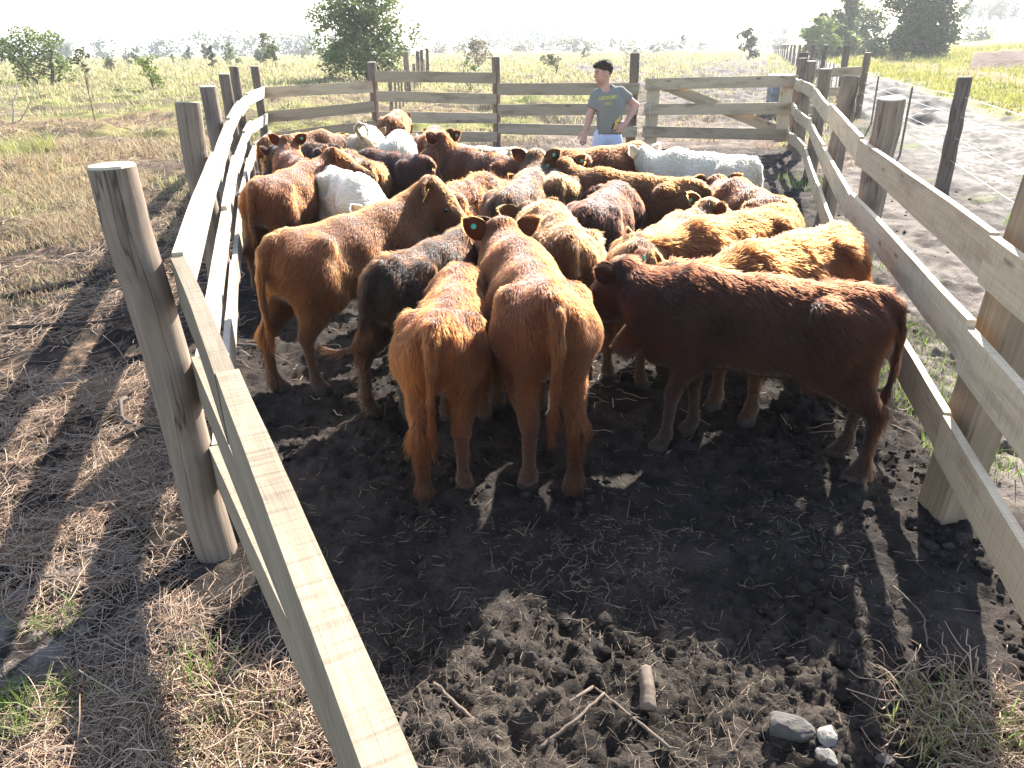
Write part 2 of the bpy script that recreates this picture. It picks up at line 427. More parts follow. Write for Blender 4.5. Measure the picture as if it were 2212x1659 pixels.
def ground_col(x, y):
    pen = sstep(-0.9, 0.25, np.minimum(np.minimum(x - xl(y), xr(y) - x), 15.6 - y) + 0.5 * (fbm2(x * 1.3, y * 1.3, 81, 3) - 0.5))
    n1 = fbm2(x * 4, y * 4, 83, 4); n2 = fbm2(x * 16, y * 16, 87, 3); n3 = vn2(x * 60, y * 60, 89)
    big = fbm2(x * 0.25, y * 0.25, 91, 4)
    d = np.hypot(x, y)
    mud = np.array([0.027, 0.0225, 0.0195])[None, None] * (0.6 + 1.1 * n1[..., None] * n2[..., None] * 2)
    mud = lerp3(mud, 0.5 * sstep(0.55, 0.8, n2), (0.055, 0.046, 0.039))
    frontf = sstep(2.35, 1.75, y + 0.5 * (n1 - .5)) * sstep(0.3, 0.6, n1 * .5 + n2 * .5)  # mud turns paler and browner in patches towards the front of the pen
    mud = lerp3(mud, 0.75 * frontf, (0.060, 0.049, 0.040))
    # dry brown litter on black soil outside, fading to tawny and green pasture
    lit = lerp3(mud, 0.7 * sstep(0.48, 0.68, n2 * 0.6 + n1 * 0.4), (0.125, 0.080, 0.052))
    lit = lerp3(lit, 0.7 * sstep(0.62, 0.8, n3 * 0.4 + n2 * 0.6), (0.26, 0.175, 0.12))
    grass = lerp3(np.broadcast_to(np.array([0.17, 0.125, 0.075]), lit.shape), sstep(0.35, 0.65, big), (0.145, 0.15, 0.045))
    grass = lerp3(grass, sstep(0.5, 0.8, n1), (0.23, 0.19, 0.085))
    grass = grass * (0.55 + 0.9 * n2[..., None])
    bare = sstep(0.52, 0.62, fbm2(x * 0.7 + 9, y * 0.7, 95, 3)) * (1 - sstep(35, 90, d))
    grass = lerp3(grass, 0.75 * bare, (0.085, 0.062, 0.05))
    side = xl(y) - x
    g = sstep(6.5, 15, y + 1.6 * np.maximum(side - 2, 0) * 0.3 + 5 * (big - 0.5)) * sstep(0.5, 3.0, np.maximum(side, y - 16))
    g = np.maximum(g, sstep(16, 24, y + 6 * (big - 0.5)))
    # trampled lane along the inside of the road fence beyond the gate
    s = road_s(x, y)
    lane = sstep(-9, -6.5, s + 2 * (big - 0.5)) * (1 - sstep(-1.2, -0.6, s)) * (1 - sstep(40, 160, y)) * sstep(15, 16, y)
    out = lerp3(lit, g, (0, 0, 0)); out = lit * (1 - g[..., None]) + grass * g[..., None]
    lanec = lerp3(np.broadcast_to(np.array([0.12, 0.092, 0.078]), lit.shape), sstep(0.4, 0.7, n1), (0.21, 0.165, 0.125)) * (0.6 + 0.8 * n2[..., None])
    out = out * (1 - 0.8 * lane[..., None]) + lanec * 0.8 * lane[..., None]
    out = out * (1 - pen[..., None]) + mud * pen[..., None]
    # pale ashy sand beside the near left post
    ash = np.exp(-(((x + 1.75) / 0.30) ** 2 + ((y - 2.36) / 0.42) ** 2)) + 0.8 * np.exp(-(((x + 1.15) / 0.22) ** 2 + ((y - 1.95) / 0.22) ** 2))
    out = lerp3(out, np.clip(ash * 1.3, 0, 1) * sstep(0.42, 0.60, n1 * 0.4 + n2 * 0.6) * (1 - pen), (0.235, 0.205, 0.185))
    far_dust = sstep(9, 13, y) * pen * sstep(0.45, 0.7, n1)
    out = lerp3(out, 0.55 * far_dust, (0.12, 0.098, 0.082))
    # right of the road fence
    rr = sstep(3.2, 4.3, s + 0.8 * (n1 - .5))
    trk = sstep(-0.6, 0.2, s) * (1 - rr)
    verge = lerp3(np.broadcast_to(np.array([0.20, 0.19, 0.05]), lit.shape), sstep(0.4, 0.7, big), (0.26, 0.21, 0.08)) * (0.75 + 0.5 * n1[..., None])
    worn = sstep(8.0, 9.0, s) * (1 - sstep(10.6, 11.6, s))
    verge = lerp3(verge, 0.75 * worn, (0.24, 0.165, 0.085))
    plo = sstep(0.570, 0.585, x / np.maximum(y, 1)) * sstep(52, 58, y) * (1 - sstep(98, 104, y)) * (x > 0)
    verge = lerp3(verge, plo, (0.115, 0.075, 0.056)) * (1 - 0.35 * plo * sstep(.45, .6, n2))[..., None]
    out = out * (1 - rr[..., None]) + verge * rr[..., None]
    out = lerp3(out, trk, (0.15, 0.13, 0.112)) * (1 - trk * (0.75 - 1.1 * n1 * n2 * 2).clip(0, .7))[..., None]
    grs = sstep(0.56, 0.66, fbm2(x * 1.7, y * 1.7, 97, 3)) * trk
    out = lerp3(out, 0.7 * grs, (0.11, 0.12, 0.035))
    wetm = sstep(0.0, 0.6, x - xr(y) + 0.5 * (n1 - .5)) * (1 - rr) * (1 - trk)
    damp = lerp3(mud * 3.0, sstep(0.40, 0.62, n1), (0.175, 0.150, 0.128))
    out = out * (1 - wetm[..., None]) + damp * wetm[..., None]
    return np.clip(out, 0, 1), s, n1, n2

def build_ground():
    def grow(a, b, step, rate):
        v = [a]
        while v[-1] < b: v.append(v[-1] + max(step, rate * v[-1]))
        return v
    ys = np.r_[np.linspace(-6, 0.25, 26), np.array(grow(0.262, 2500, 0.012, 0.0075))]
    xp = np.array(grow(0.0, 2600, 0.014, 0.0082))
    # keep the fine spacing over the pen's near half
    fine = np.arange(0, 3.2, 0.014); tail = np.array(grow(3.2, 2600, 0.014, 0.0095))
    xp = np.r_[fine, tail[1:]]
    xs = np.r_[-xp[::-1], xp[1:]]
    X, Y = np.meshgrid(xs, ys)
    Z = ground_z(X, Y)
    Cc, s, n1, n2 = ground_col(X, Y)
    rd = lerp3(np.broadcast_to(np.array([0.125, 0.105, 0.088]), Cc.shape), sstep(0.35, 0.7, n1), (0.215, 0.188, 0.163))
    rd = lerp3(rd, 0.9 * (1 - sstep(0.40, 0.52, n2 * 0.6 + n1 * 0.4)), (0.05, 0.043, 0.038))
    edge = sstep(3.0, 4.4, s + 0.9 * (n1 - 0.5)) + (1 - sstep(0.4, 0.9, s + 0.8 * (n1 - 0.5)))
    rd = rd * (1 - np.clip(edge, 0, 1)[..., None]) + Cc * np.clip(edge, 0, 1)[..., None]
    nx = len(xs); V = np.stack([X.ravel(), Y.ravel(), Z.ravel()], 1)
    i = (np.arange(len(ys) - 1)[:, None] * nx + np.arange(nx - 1)[None]).ravel()
    F = np.stack([i, i + 1, i + 1 + nx, i + nx], 1)
    sc = s.ravel()[F].mean(1)
    yc = V[F[:, 0], 1]
    road = (sc > 0.25) & (sc < 4.6) & (yc < 400)
    def sub(name, mask, mat, col):
        f = F[mask]; u, inv = np.unique(f, return_inverse=True)
        o = mesh_np(name, V[u], inv.reshape(f.shape), [mat], col=col.reshape(-1, 3)[u], smooth=True)
        o['kind'] = 'structure'; return o
    tag(sub('ground', ~road, M_GROUND, Cc), 'black trampled mud in the pen running out to brown litter and yellow pasture', 'ground')
    tag(sub('dirt_road', road, M_ROAD, rd), 'pale rutted mud track running along the outside of the wire fence', 'road')
build_ground()

def gz(x, y): return float(ground_z(np.array([float(x)]), np.array([float(y)]))[0])
def bz(x, y): return float(base_z(np.array([float(x)]), np.array([float(y)]))[0])

# ---------------------------------------------------------------- fences
def board(name, a, b, hgt, thick, mat, parent, seed, segs=10, wob=0.006, za=None, zb=None, side=None, twist=0.0):
    """a sawn board from a to b (3-D points at its centre line) with slightly uneven edges"""
    r_ = np.random.default_rng(seed)
    a = np.array(a, float); b = np.array(b, float)
    d = b - a; L = np.linalg.norm(d); t = d / L
    n = np.cross(t, [0, 0, 1.0]); n /= np.linalg.norm(n); w = np.cross(n, t)
    V = []; UV = []; off = r_.random(2) * 30
    pt = np.cumsum(r_.normal(0, wob * 0.5, segs + 1)); pb = np.cumsum(r_.normal(0, wob * 0.5, segs + 1))
    pt -= np.linspace(pt[0], pt[-1], segs + 1); pb -= np.linspace(pb[0], pb[-1], segs + 1)
    bow = r_.normal(0, 0.006)
    prof = [(-.5, -.5), (-.46, -.42), (-.5, -.38)]
    ring = [(-0.5, -0.485), (-0.485, -0.5), (0.485, -0.5), (0.5, -0.485), (0.5, 0.485), (0.485, 0.5), (-0.485, 0.5), (-0.5, 0.485)]
    acc = np.cumsum([0] + [math.hypot((ring[(i + 1) % 8][0] - ring[i][0]) * thick, (ring[(i + 1) % 8][1] - ring[i][1]) * hgt) for i in range(8)])
    for i in range(segs + 1):
        u = i / segs; c = a + d * u + n * bow * math.sin(math.pi * u)
        for j, (p, q) in enumerate(ring):
            e = pt[i] if q > 0 else pb[i]
            tw = twist * (u - 0.5)
            V.append(c + n * (p * thick + q * hgt * tw) + w * (q * hgt + e)); UV.append((u * L + off[0], acc[j] + off[1]))
    F = [[i * 8 + j, (i + 1) * 8 + j, (i + 1) * 8 + (j + 1) % 8, i * 8 + (j + 1) % 8] for i in range(segs) for j in range(8)]
    F += [list(range(8)), [segs * 8 + j for j in range(8)][::-1]]
    mb = MB(); mb.add(V, F, UV)
    return mb.build(name, mat, parent)

def round_post(x, y, h, r, mat, parent, seed, lean=(0, 0), name='post', n=22, sink=0.25):
    r_ = np.random.default_rng(seed); z0 = bz(x, y) - sink
    m = 9
    pts = [(x + lean[0] * u + 0.006 * r_.normal(), y + lean[1] * u + 0.006 * r_.normal(), z0 + (h + sink) * u) for u in np.linspace(0, 1, m)]
    rad = np.linspace(r * 1.06, r * 0.96, m)
    mb = MB()
    tube(mb, pts, rad, n, False, 0.03, seed)
    o = mb.build(name, mat, parent, True)
    # sawn top: a slightly sloped disc with a worn rim
    me = o.data
    top = np.array(pts[-1]); ring = np.array([v.co for v in me.vertices])[-n:]
    tb = MB()
    inner = top + (ring - top) * 0.93 + np.array([0, 0, 0.008]); cen = top + np.array([0, 0, 0.010])
    tb.add(np.r_[ring, inner, [cen]], [[i, (i + 1) % n, n + (i + 1) % n, n + i] for i in range(n)] + [[n + i, n + (i + 1) % n, 2 * n] for i in range(n)],
           np.r_[ring[:, :2], inner[:, :2], [cen[:2]]])
    tb.build('post_top', M_ENDGRAIN, o)
    return o

def nails(parent, pts, r=0.005):
    mb = MB()
    for p in pts:
        mb.add([(p[0] - r, p[1], p[2] - r), (p[0] + r, p[1], p[2] - r), (p[0] + r, p[1], p[2] + r), (p[0] - r, p[1], p[2] + r),
                (p[0] - r * .6, p[1] - r, p[2] - r * .6), (p[0] + r * .6, p[1] - r, p[2] - r * .6), (p[0] + r * .6, p[1] - r, p[2] + r * .6), (p[0] - r * .6, p[1] - r, p[2] + r * .6)],
               [[0, 1, 5, 4], [1, 2, 6, 5], [2, 3, 7, 6], [3, 0, 4, 7], [4, 5, 6, 7]])
    return mb.build('bolt', M_WIRE, parent)

# left fence: round posts outside, three bowed lines of rails on the inside, running back past the camera
lf = empty('board_fence', (LP[0][0], LP[0][1], 0))
tag(lf, 'pen fence with sunlit bleached rails curving along the left side from the thick near post', 'fence')
lf.location = (0, 0, 0)
hs = [1.60, 1.63, 1.62, 1.67, 1.73, 1.70]; rs = [0.079, 0.088, 0.086, 0.08, 0.078, 0.08]
for i, (p, h, r) in enumerate(zip(LP, hs, rs)):
    round_post(p[0] - (0.012 if i == 0 else 0), p[1], h, r, M_POSTDK if i in (2,) else M_POST, lf, 100 + i, lean=[(-0.065, -.01), (0, 0), (-.03, 0), (-.02, 0), (-.02, 0), (0, 0)][i])
lo = np.array([(0.108, 0.03)] * 6)
LI = LP + np.array([[0.115, 0.035]])
LI[0] = (-1.195, 2.60)
rail_h = [1.19, 0.805, 0.415]; jog = [[0, 0.0, .01, .02, .03, .05], [0, 0, .01, 0, .0, .005], [0, -.01, 0, .02, .03, .04]]
NEAR = (0.105, 0.05)
for k in range(3):
    zz = [rail_h[k] + jog[k][i] for i in range(6)]
    for i in range(5):
        o_ = 0.016 * (-1) ** (i + k)
        board('rail', (LI[i][0], LI[i][1] + 0.006, zz[i] + o_), (LI[i + 1][0], LI[i + 1][1] - 0.006, zz[i + 1] + o_), 0.185 - 0.01 * k, 0.038, M_RAIL, lf, 200 + 10 * k + i, wob=0.007)
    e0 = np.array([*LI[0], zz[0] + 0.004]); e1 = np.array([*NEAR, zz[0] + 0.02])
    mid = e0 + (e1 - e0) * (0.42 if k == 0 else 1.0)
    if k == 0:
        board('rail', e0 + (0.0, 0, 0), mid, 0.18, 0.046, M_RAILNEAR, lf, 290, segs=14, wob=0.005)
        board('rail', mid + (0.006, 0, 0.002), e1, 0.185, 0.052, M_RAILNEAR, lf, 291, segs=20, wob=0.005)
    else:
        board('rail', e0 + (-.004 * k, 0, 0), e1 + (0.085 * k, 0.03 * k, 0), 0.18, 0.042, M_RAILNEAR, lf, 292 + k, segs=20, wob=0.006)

# right fence: squared near post, round posts behind, tan rails
rf = empty('board_fence'); tag(rf, 'pen fence of tan planks along the right side, with a squared leaning near post', 'fence')
sq = MB()
def squared(mb, x, y, w, d, h, lean):
    V = []; UV = []
    for i, u in enumerate(np.linspace(0, 1, 6)):
        cx_, cy_ = x + lean[0] * u, y + lean[1] * u
        for j, (p, q) in enumerate([(-.5, -.42), (-.42, -.5), (.42, -.5), (.5, -.42), (.5, .42), (.42, .5), (-.42, .5), (-.5, .42)]):
            V.append((cx_ + p * w, cy_ + q * d, -0.25 + (h + .25) * u)); UV.append((u * h + 3.1, j * 0.06 + 4))
    F = [[i * 8 + j, i * 8 + (j + 1) % 8, (i + 1) * 8 + (j + 1) % 8, (i + 1) * 8 + j] for i in range(5) for j in range(8)] + [[40 + j for j in range(8)]]
    mb.add(V, F, UV)
squared(sq, RP[0][0] - 0.015, RP[0][1] + 0.03, 0.15, 0.21, 1.63, (0.11, 0.0))
sq.build('post', M_POSTPALE, rf)
for i in range(1, 6):
    round_post(RP[i][0], RP[i][1], [0, 1.58, 1.62, 1.60, 1.67, 1.70][i], [0, .098, .096, .092, .088, .085][i], M_POSTDK if i == 5 else M_POST, rf, 130 + i, lean=[0, (.03, 0), (.05, 0), (.0, 0), (.03, 0), (.0, 0)][i])
RI = RP - np.array([[0.125, -0.02]])
RI[0] = RP[0] - np.array([0.115, 0.0])
rr_h = [[1.19, 1.21, 1.235, 1.25, 1.27, 1.29], [0.815, 0.80, 0.80, 0.80, 0.81, 0.82], [0.415, 0.40, 0.385, 0.37, 0.36, 0.36]]
NEARR = (RI[0] + (RI[0] - RI[1]) * 0.9)
for k in range(3):
    for i in range(5):
        dz = 0.020 * ((i + k) % 2)
        board('rail', (*(RI[i] + (RI[i + 1] - RI[i]) * 0.003), rr_h[k][i] + dz), (*RI[i + 1], rr_h[k][i + 1] + dz), 0.18, 0.034, M_RAILTAN, rf, 300 + 10 * k + i, wob=0.008)
    board('rail', (*NEARR, rr_h[k][0] - 0.015), (*(RI[0] - (0.004, 0)), rr_h[k][0] - 0.012), 0.185, 0.036, M_RAILTAN, rf, 340 + k, wob=0.006)

# back fence: three runs of planks of different heights between round posts
bf = empty('board_fence'); tag(bf, 'grey plank fence closing the far end of the pen left of the gate', 'fence')
Q = (-2.55, 15.1); R_ = (-0.22, 15.12); G = (2.42, 15.25)
round_post(*Q, 1.74, 0.085, M_POSTDK, bf, 150)
round_post(*R_, 1.80, 0.08, M_POST, bf, 151)
round_post(*G, 1.83, 0.092, M_POST, bf, 152)
def run(a, b, zs, seed, over=0.06):
    for k, (z0, z1, h0) in enumerate(zs):
        p = np.array([a[0] - over, a[1] - 0.115, z0]); q = np.array([b[0] + over, b[1] - 0.115, z1])
        board('rail', p, q, h0, 0.03, M_RAILOLD, bf, seed + k, wob=0.006)
run((LP[5][0] + 0.10, 15.06), Q, [(1.24, 1.32, .205), (0.81, 0.97, .205), (0.42, 0.62, .205)], 360, 0.0)
run((Q[0] + 0.16, Q[1] - 0.05), (R_[0] - .09, R_[1] - 0.02), [(1.50, 1.44, .19), (1.155, 1.07, .19), (0.79, 0.725, .19), (0.43, 0.385, .19)], 370, 0.09)
run((R_[0] + .12, R_[1]), (G[0] - .02, G[1] - 0.06), [(1.245, 1.215, .205), (0.875, 0.845, .20), (0.54, 0.435, .20)], 380, 0.10)

# gate: three boards, two stiles, a diagonal brace
gt = empty('plank_gate'); tag(gt, 'closed grey plank gate with a diagonal brace at the far right of the pen', 'gate')
gx0, gx1, gy = 2.62, 5.50, 15.16
for k, (z0, z1) in enumerate([(1.29, 1.315), (0.845, 0.825), (0.435, 0.335)]):
    board('rail', (gx0, gy - 0.045, z0), (gx1 + 0.02, gy - 0.06, z1), 0.21, 0.03, M_RAILOLD, gt, 400 + k, wob=0.004)
for x_ in (gx0 + 0.13, gx1 - 0.17):
    board('stile', (x_, gy, 0.16), (x_, gy, 1.36), 0.26 if x_ > 4 else 0.2, 0.035, M_RAILOLD, gt, 410 + int(x_)) if False else None
def upright(name, x, y, w, t, z0, z1, mat, parent):
    mb = MB(); V = []; UV = []
    for i, z in enumerate(np.linspace(z0, z1, 5)):
        for j, (p, q) in enumerate([(-.5, -.5), (.5, -.5), (.5, .5), (-.5, .5)]):
            V.append((x + p * w, y + q * t, z)); UV.append((z + x, j * .2 + x))
    mb.add(V, [[i * 4 + j, i * 4 + (j + 1) % 4, (i + 1) * 4 + (j + 1) % 4, (i + 1) * 4 + j] for i in range(4) for j in range(4)] + [[16, 17, 18, 19], [3, 2, 1, 0]], UV)
    return mb.build(name, mat, parent)
upright('stile', gx0 + 0.17, gy + 0.004, 0.24, 0.05, 0.2, 1.34, M_RAILOLD, gt)
st2 = upright('stile', gx1 - 0.15, gy - 0.004, 0.24, 0.05, 0.2, 1.36, M_RAILOLD, gt)
board('brace', (gx0 + 0.35, gy + 0.018, 1.28), (gx1 - 0.25, gy + 0.014, 0.42), 0.20, 0.03, M_RAILOLD, gt, 420, wob=0.003)
for q in [(gx1 - 0.15 + dx, gy - 0.031, z) for z in (0.55, 0.62, 1.02, 1.10) for dx in (-0.045, 0.0, 0.045)]: nails(st2, [q], 0.008)
rope = MB()
th = np.linspace(0, 2 * math.pi, 17)
tube(rope, [(gx0 + 0.02 + 0.17 * math.cos(t), gy - 0.0 + 0.13 * math.sin(t), 0.985 + 0.012 * math.sin(3 * t)) for t in th], 0.009, 6, False)
tube(rope, [(gx0 + 0.10, gy - 0.13, 0.98), (gx0 + 0.11, gy - 0.12, 0.75), (gx0 + 0.105, gy - 0.11, 0.52)], 0.008, 6)
ro = rope.build('rope', plain('rope', (0.5, 0.47, 0.40), 0.9), gt, True)

# short cross fence outside the right corner
cf = empty('board_fence'); tag(cf, 'short plank fence joining the roadside fence beyond the far right corner', 'fence')
round_post(7.95, 21.6, 1.75, 0.13, M_POSTDK, cf, 160)
for k, z in enumerate((1.23, 0.74, 0.3)):
    board('rail', (7.95, 21.46, z), (9.62, 21.66, z + 0.03), 0.23, 0.03, M_RAILOLD, cf, 430 + k)

# wire fences: round posts, thin droppers, strained wires
def wire_fence(label, posts, droppers, wires, seed, mats, dr=0.022, dh=1.25, name='wire_fence'):
    e = empty(name); tag(e, label, 'wire fence')
    for i, (x, y, h, r) in enumerate(posts):
        round_post(x, y, h, r, mats[i % len(mats)], e, seed + i, lean=(random.uniform(-.05, .05), 0), n=12)
    for i, (x, y) in enumerate(droppers):
        z = bz(x, y); mb = MB(); lx = random.uniform(-.04, .04)
        tube(mb, [(x, y, z - 0.1), (x + lx, y, z + dh * random.uniform(.95, 1.05))], [dr, dr * .9], 6, True, .08, i)
        mb.build('dropper', M_POST, e)
    for hgt in wires:
        mb = MB()
        P = [(x, y, bz(x, y) + hgt) for x, y, h, r in posts]
        full = []
        for a, b in zip(P[:-1], P[1:]):
            for u in np.linspace(0, 1, 5)[:-1]:
                full.append((a[0] + (b[0] - a[0]) * u, a[1] + (b[1] - a[1]) * u, a[2] + (b[2] - a[2]) * u - 0.03 * math.sin(math.pi * u)))
        full.append(P[-1]); mb2 = MB()
        tube(mb2, full, 0.0032, 5, False)
        mb2.build('wire', M_WIRE, e)
    return e
def rx(y): return 2.84 + 0.317 * y
ry = [1.5, 10.85, 21.8, 27.0, 37, 46, 54, 63, 72, 82, 93, 104, 116, 130, 145, 162, 180, 200, 225]
rposts = [(rx(y), y, 1.5 if y < 12 else 1.72 if y < 24 else 1.9, 0.095 if y < 24 else 0.11) for y in ry]
rdrop = [(rx(y), y) for y in [4, 7, 14.5, 18.8, 23.2, 24.6, 25.8, 29, 31, 33, 35, 39, 41, 43.5, 48, 50, 52, 57, 60, 66, 69, 75, 78, 86, 90]]
wire_fence('long wire fence of round posts beside the mud track, running to the horizon', rposts, rdrop, (1.25, 1.0, 0.72, 0.42), 500, [M_POSTDK, M_POSTDK, M_POST, M_POSTDK])
bposts = [(-3.35, 22.5, 1.5, 0.06), (-4.5, 36, 1.85, 0.13), (-5.25, 47, 1.85, 0.11), (-5.55, 52, 1.95, 0.11), (-6.2, 62, 2.0, 0.12)]
bdrop = [(np.interp(y, [22.5, 62], [-3.35, -6.2]), y) for y in (24.5, 26.5, 28.5, 30.5, 32.5, 34.2, 38, 40, 42, 44.5, 49.5, 55, 58)]
wire_fence('wire fence with pale droppers running away behind the far planks below the tall tree', bposts, bdrop, (1.15, 0.85, 0.5), 540, [M_POST, M_POST, M_POSTDK, M_POSTDK, M_POSTDK], dr=0.04, dh=1.3)

# three open drums beyond the gate
M_DRUM = plain('blue_drum', (0.15, 0.155, 0.16), 0.6, 0.3, 0.15, 6); M_RIM = plain('white_rim', (0.78, 0.76, 0.77), 0.5, 0.4)
for i, (x, y, lab) in enumerate([(9.15, 26.6, 'farthest of three blue grey drums with white rims beyond the gate'), (8.66, 25.0, 'middle one of three blue grey drums with white rims beyond the gate'), (8.27, 23.6, 'nearest of three blue grey drums with white rims beyond the gate')]):
    e = empty('drum', (x, y, bz(x, y))); tag(e, lab, 'drum', 'open drums beyond the gate')
    mb = MB(); zz = [0.0, .02, .3, .32, .34, .62, .64, .66, 1.0, 1.0, .04]; ra = [.36, .38, .40, .415, .40, .405, .42, .405, .41, .37, .34]; n = 28
    V = [(r * math.cos(2 * math.pi * j / n), r * math.sin(2 * math.pi * j / n), z) for z, r in zip(zz, ra) for j in range(n)]
    mb.add(V, [[i_ * n + j, i_ * n + (j + 1) % n, (i_ + 1) * n + (j + 1) % n, (i_ + 1) * n + j] for i_ in range(10) for j in range(n)] + [[10 * n + j for j in range(n)]])
    mb.build('drum_body', M_DRUM, e, True)
    mb = MB(); tube(mb, [(.405 * math.cos(t), .405 * math.sin(t), 1.01) for t in np.linspace(0, 2 * math.pi, 33)], 0.03, 8, False); mb.build('rim', M_RIM, e, True)
# ---------------------------------------------------------------- cattle
def hide_mat():
    m, nt, b = new_mat('hide'); L = nt.links.new
    at = N(nt, 'ShaderNodeAttribute', attribute_name='pigment')
    L(at.outputs['Color'], b.inputs['Base Color']); b.inputs['Roughness'].default_value = 0.8; b.inputs['Specular IOR Level'].default_value = 0.2
    b.inputs['Sheen Weight'].default_value = 0.3
    return m
def hair_mat():
    m, nt, b = new_mat('coat_hair'); L = nt.links.new
    nt.nodes.remove(b)
    at = N(nt, 'ShaderNodeAttribute', attribute_name='pigment')
    h = N(nt, 'ShaderNodeBsdfHairPrincipled'); h.model = 'CHIANG'; h.parametrization = 'COLOR'
    h.inputs['Roughness'].default_value = 0.5; h.inputs['Radial Roughness'].default_value = 0.7; h.inputs['IOR'].default_value = 1.30
    if 'Coat' in h.inputs: h.inputs['Coat'].default_value = 0.0
    hi = N(nt, 'ShaderNodeHairInfo')
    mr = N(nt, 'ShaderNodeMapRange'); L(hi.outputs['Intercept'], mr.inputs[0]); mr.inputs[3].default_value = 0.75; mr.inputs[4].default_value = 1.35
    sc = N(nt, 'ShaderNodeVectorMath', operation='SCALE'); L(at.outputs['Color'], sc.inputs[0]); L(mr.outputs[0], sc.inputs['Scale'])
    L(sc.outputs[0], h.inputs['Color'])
    L(h.outputs[0], nt.nodes['Material Output'].inputs['Surface'])
    return m
M_HIDE = hide_mat(); M_HAIR = hair_mat()
M_HOOF = plain('hoof', (0.035, 0.028, 0.024), 0.7, 0.3)
M_EAR = pigment_mat('ear_skin', rough=0.7, spec=0.2, transl=0.5)
M_EYE = plain('eye', (0.008, 0.006, 0.005), 0.08, 0.8)
M_TAGG = plain('green_tag', (0.05, 0.36, 0.24), 0.45, 0.4)
M_TAGY = plain('yellow_tag', (0.62, 0.55, 0.10), 0.5, 0.4)

PAL = {  # base, second tone, patchiness
    'red':    ((0.074, 0.0185, 0.0046), (0.039, 0.0096, 0.0030), 0.4),
    'gold':   ((0.116, 0.0315, 0.0075), (0.063, 0.0165, 0.0045), 0.45),
    'bright': ((0.100, 0.0265, 0.0060), (0.058, 0.0146, 0.0038), 0.4),
    'tan':    ((0.105, 0.0340, 0.0088), (0.058, 0.0175, 0.0050), 0.45),
    'maroon': ((0.036, 0.0115, 0.0053), (0.017, 0.0050, 0.0026), 0.4),
    'black':  ((0.011, 0.0060, 0.0035), (0.052, 0.0175, 0.0055), 0.6),
    'roandark': ((0.030, 0.0125, 0.0050), (0.105, 0.040, 0.013), 0.7),
    'roan':   ((0.140, 0.056, 0.017), (0.062, 0.019, 0.0055), 0.5),
    'white':  ((0.72, 0.60, 0.43), (0.58, 0.45, 0.29), 0.45),
    'cream':  ((0.46, 0.31, 0.165), (0.26, 0.14, 0.060), 0.5),
}
def rot2(v, a):
    c, s = math.cos(a), math.sin(a); return np.array([v[0] * c - v[1] * s, v[0] * s + v[1] * c, v[2]])

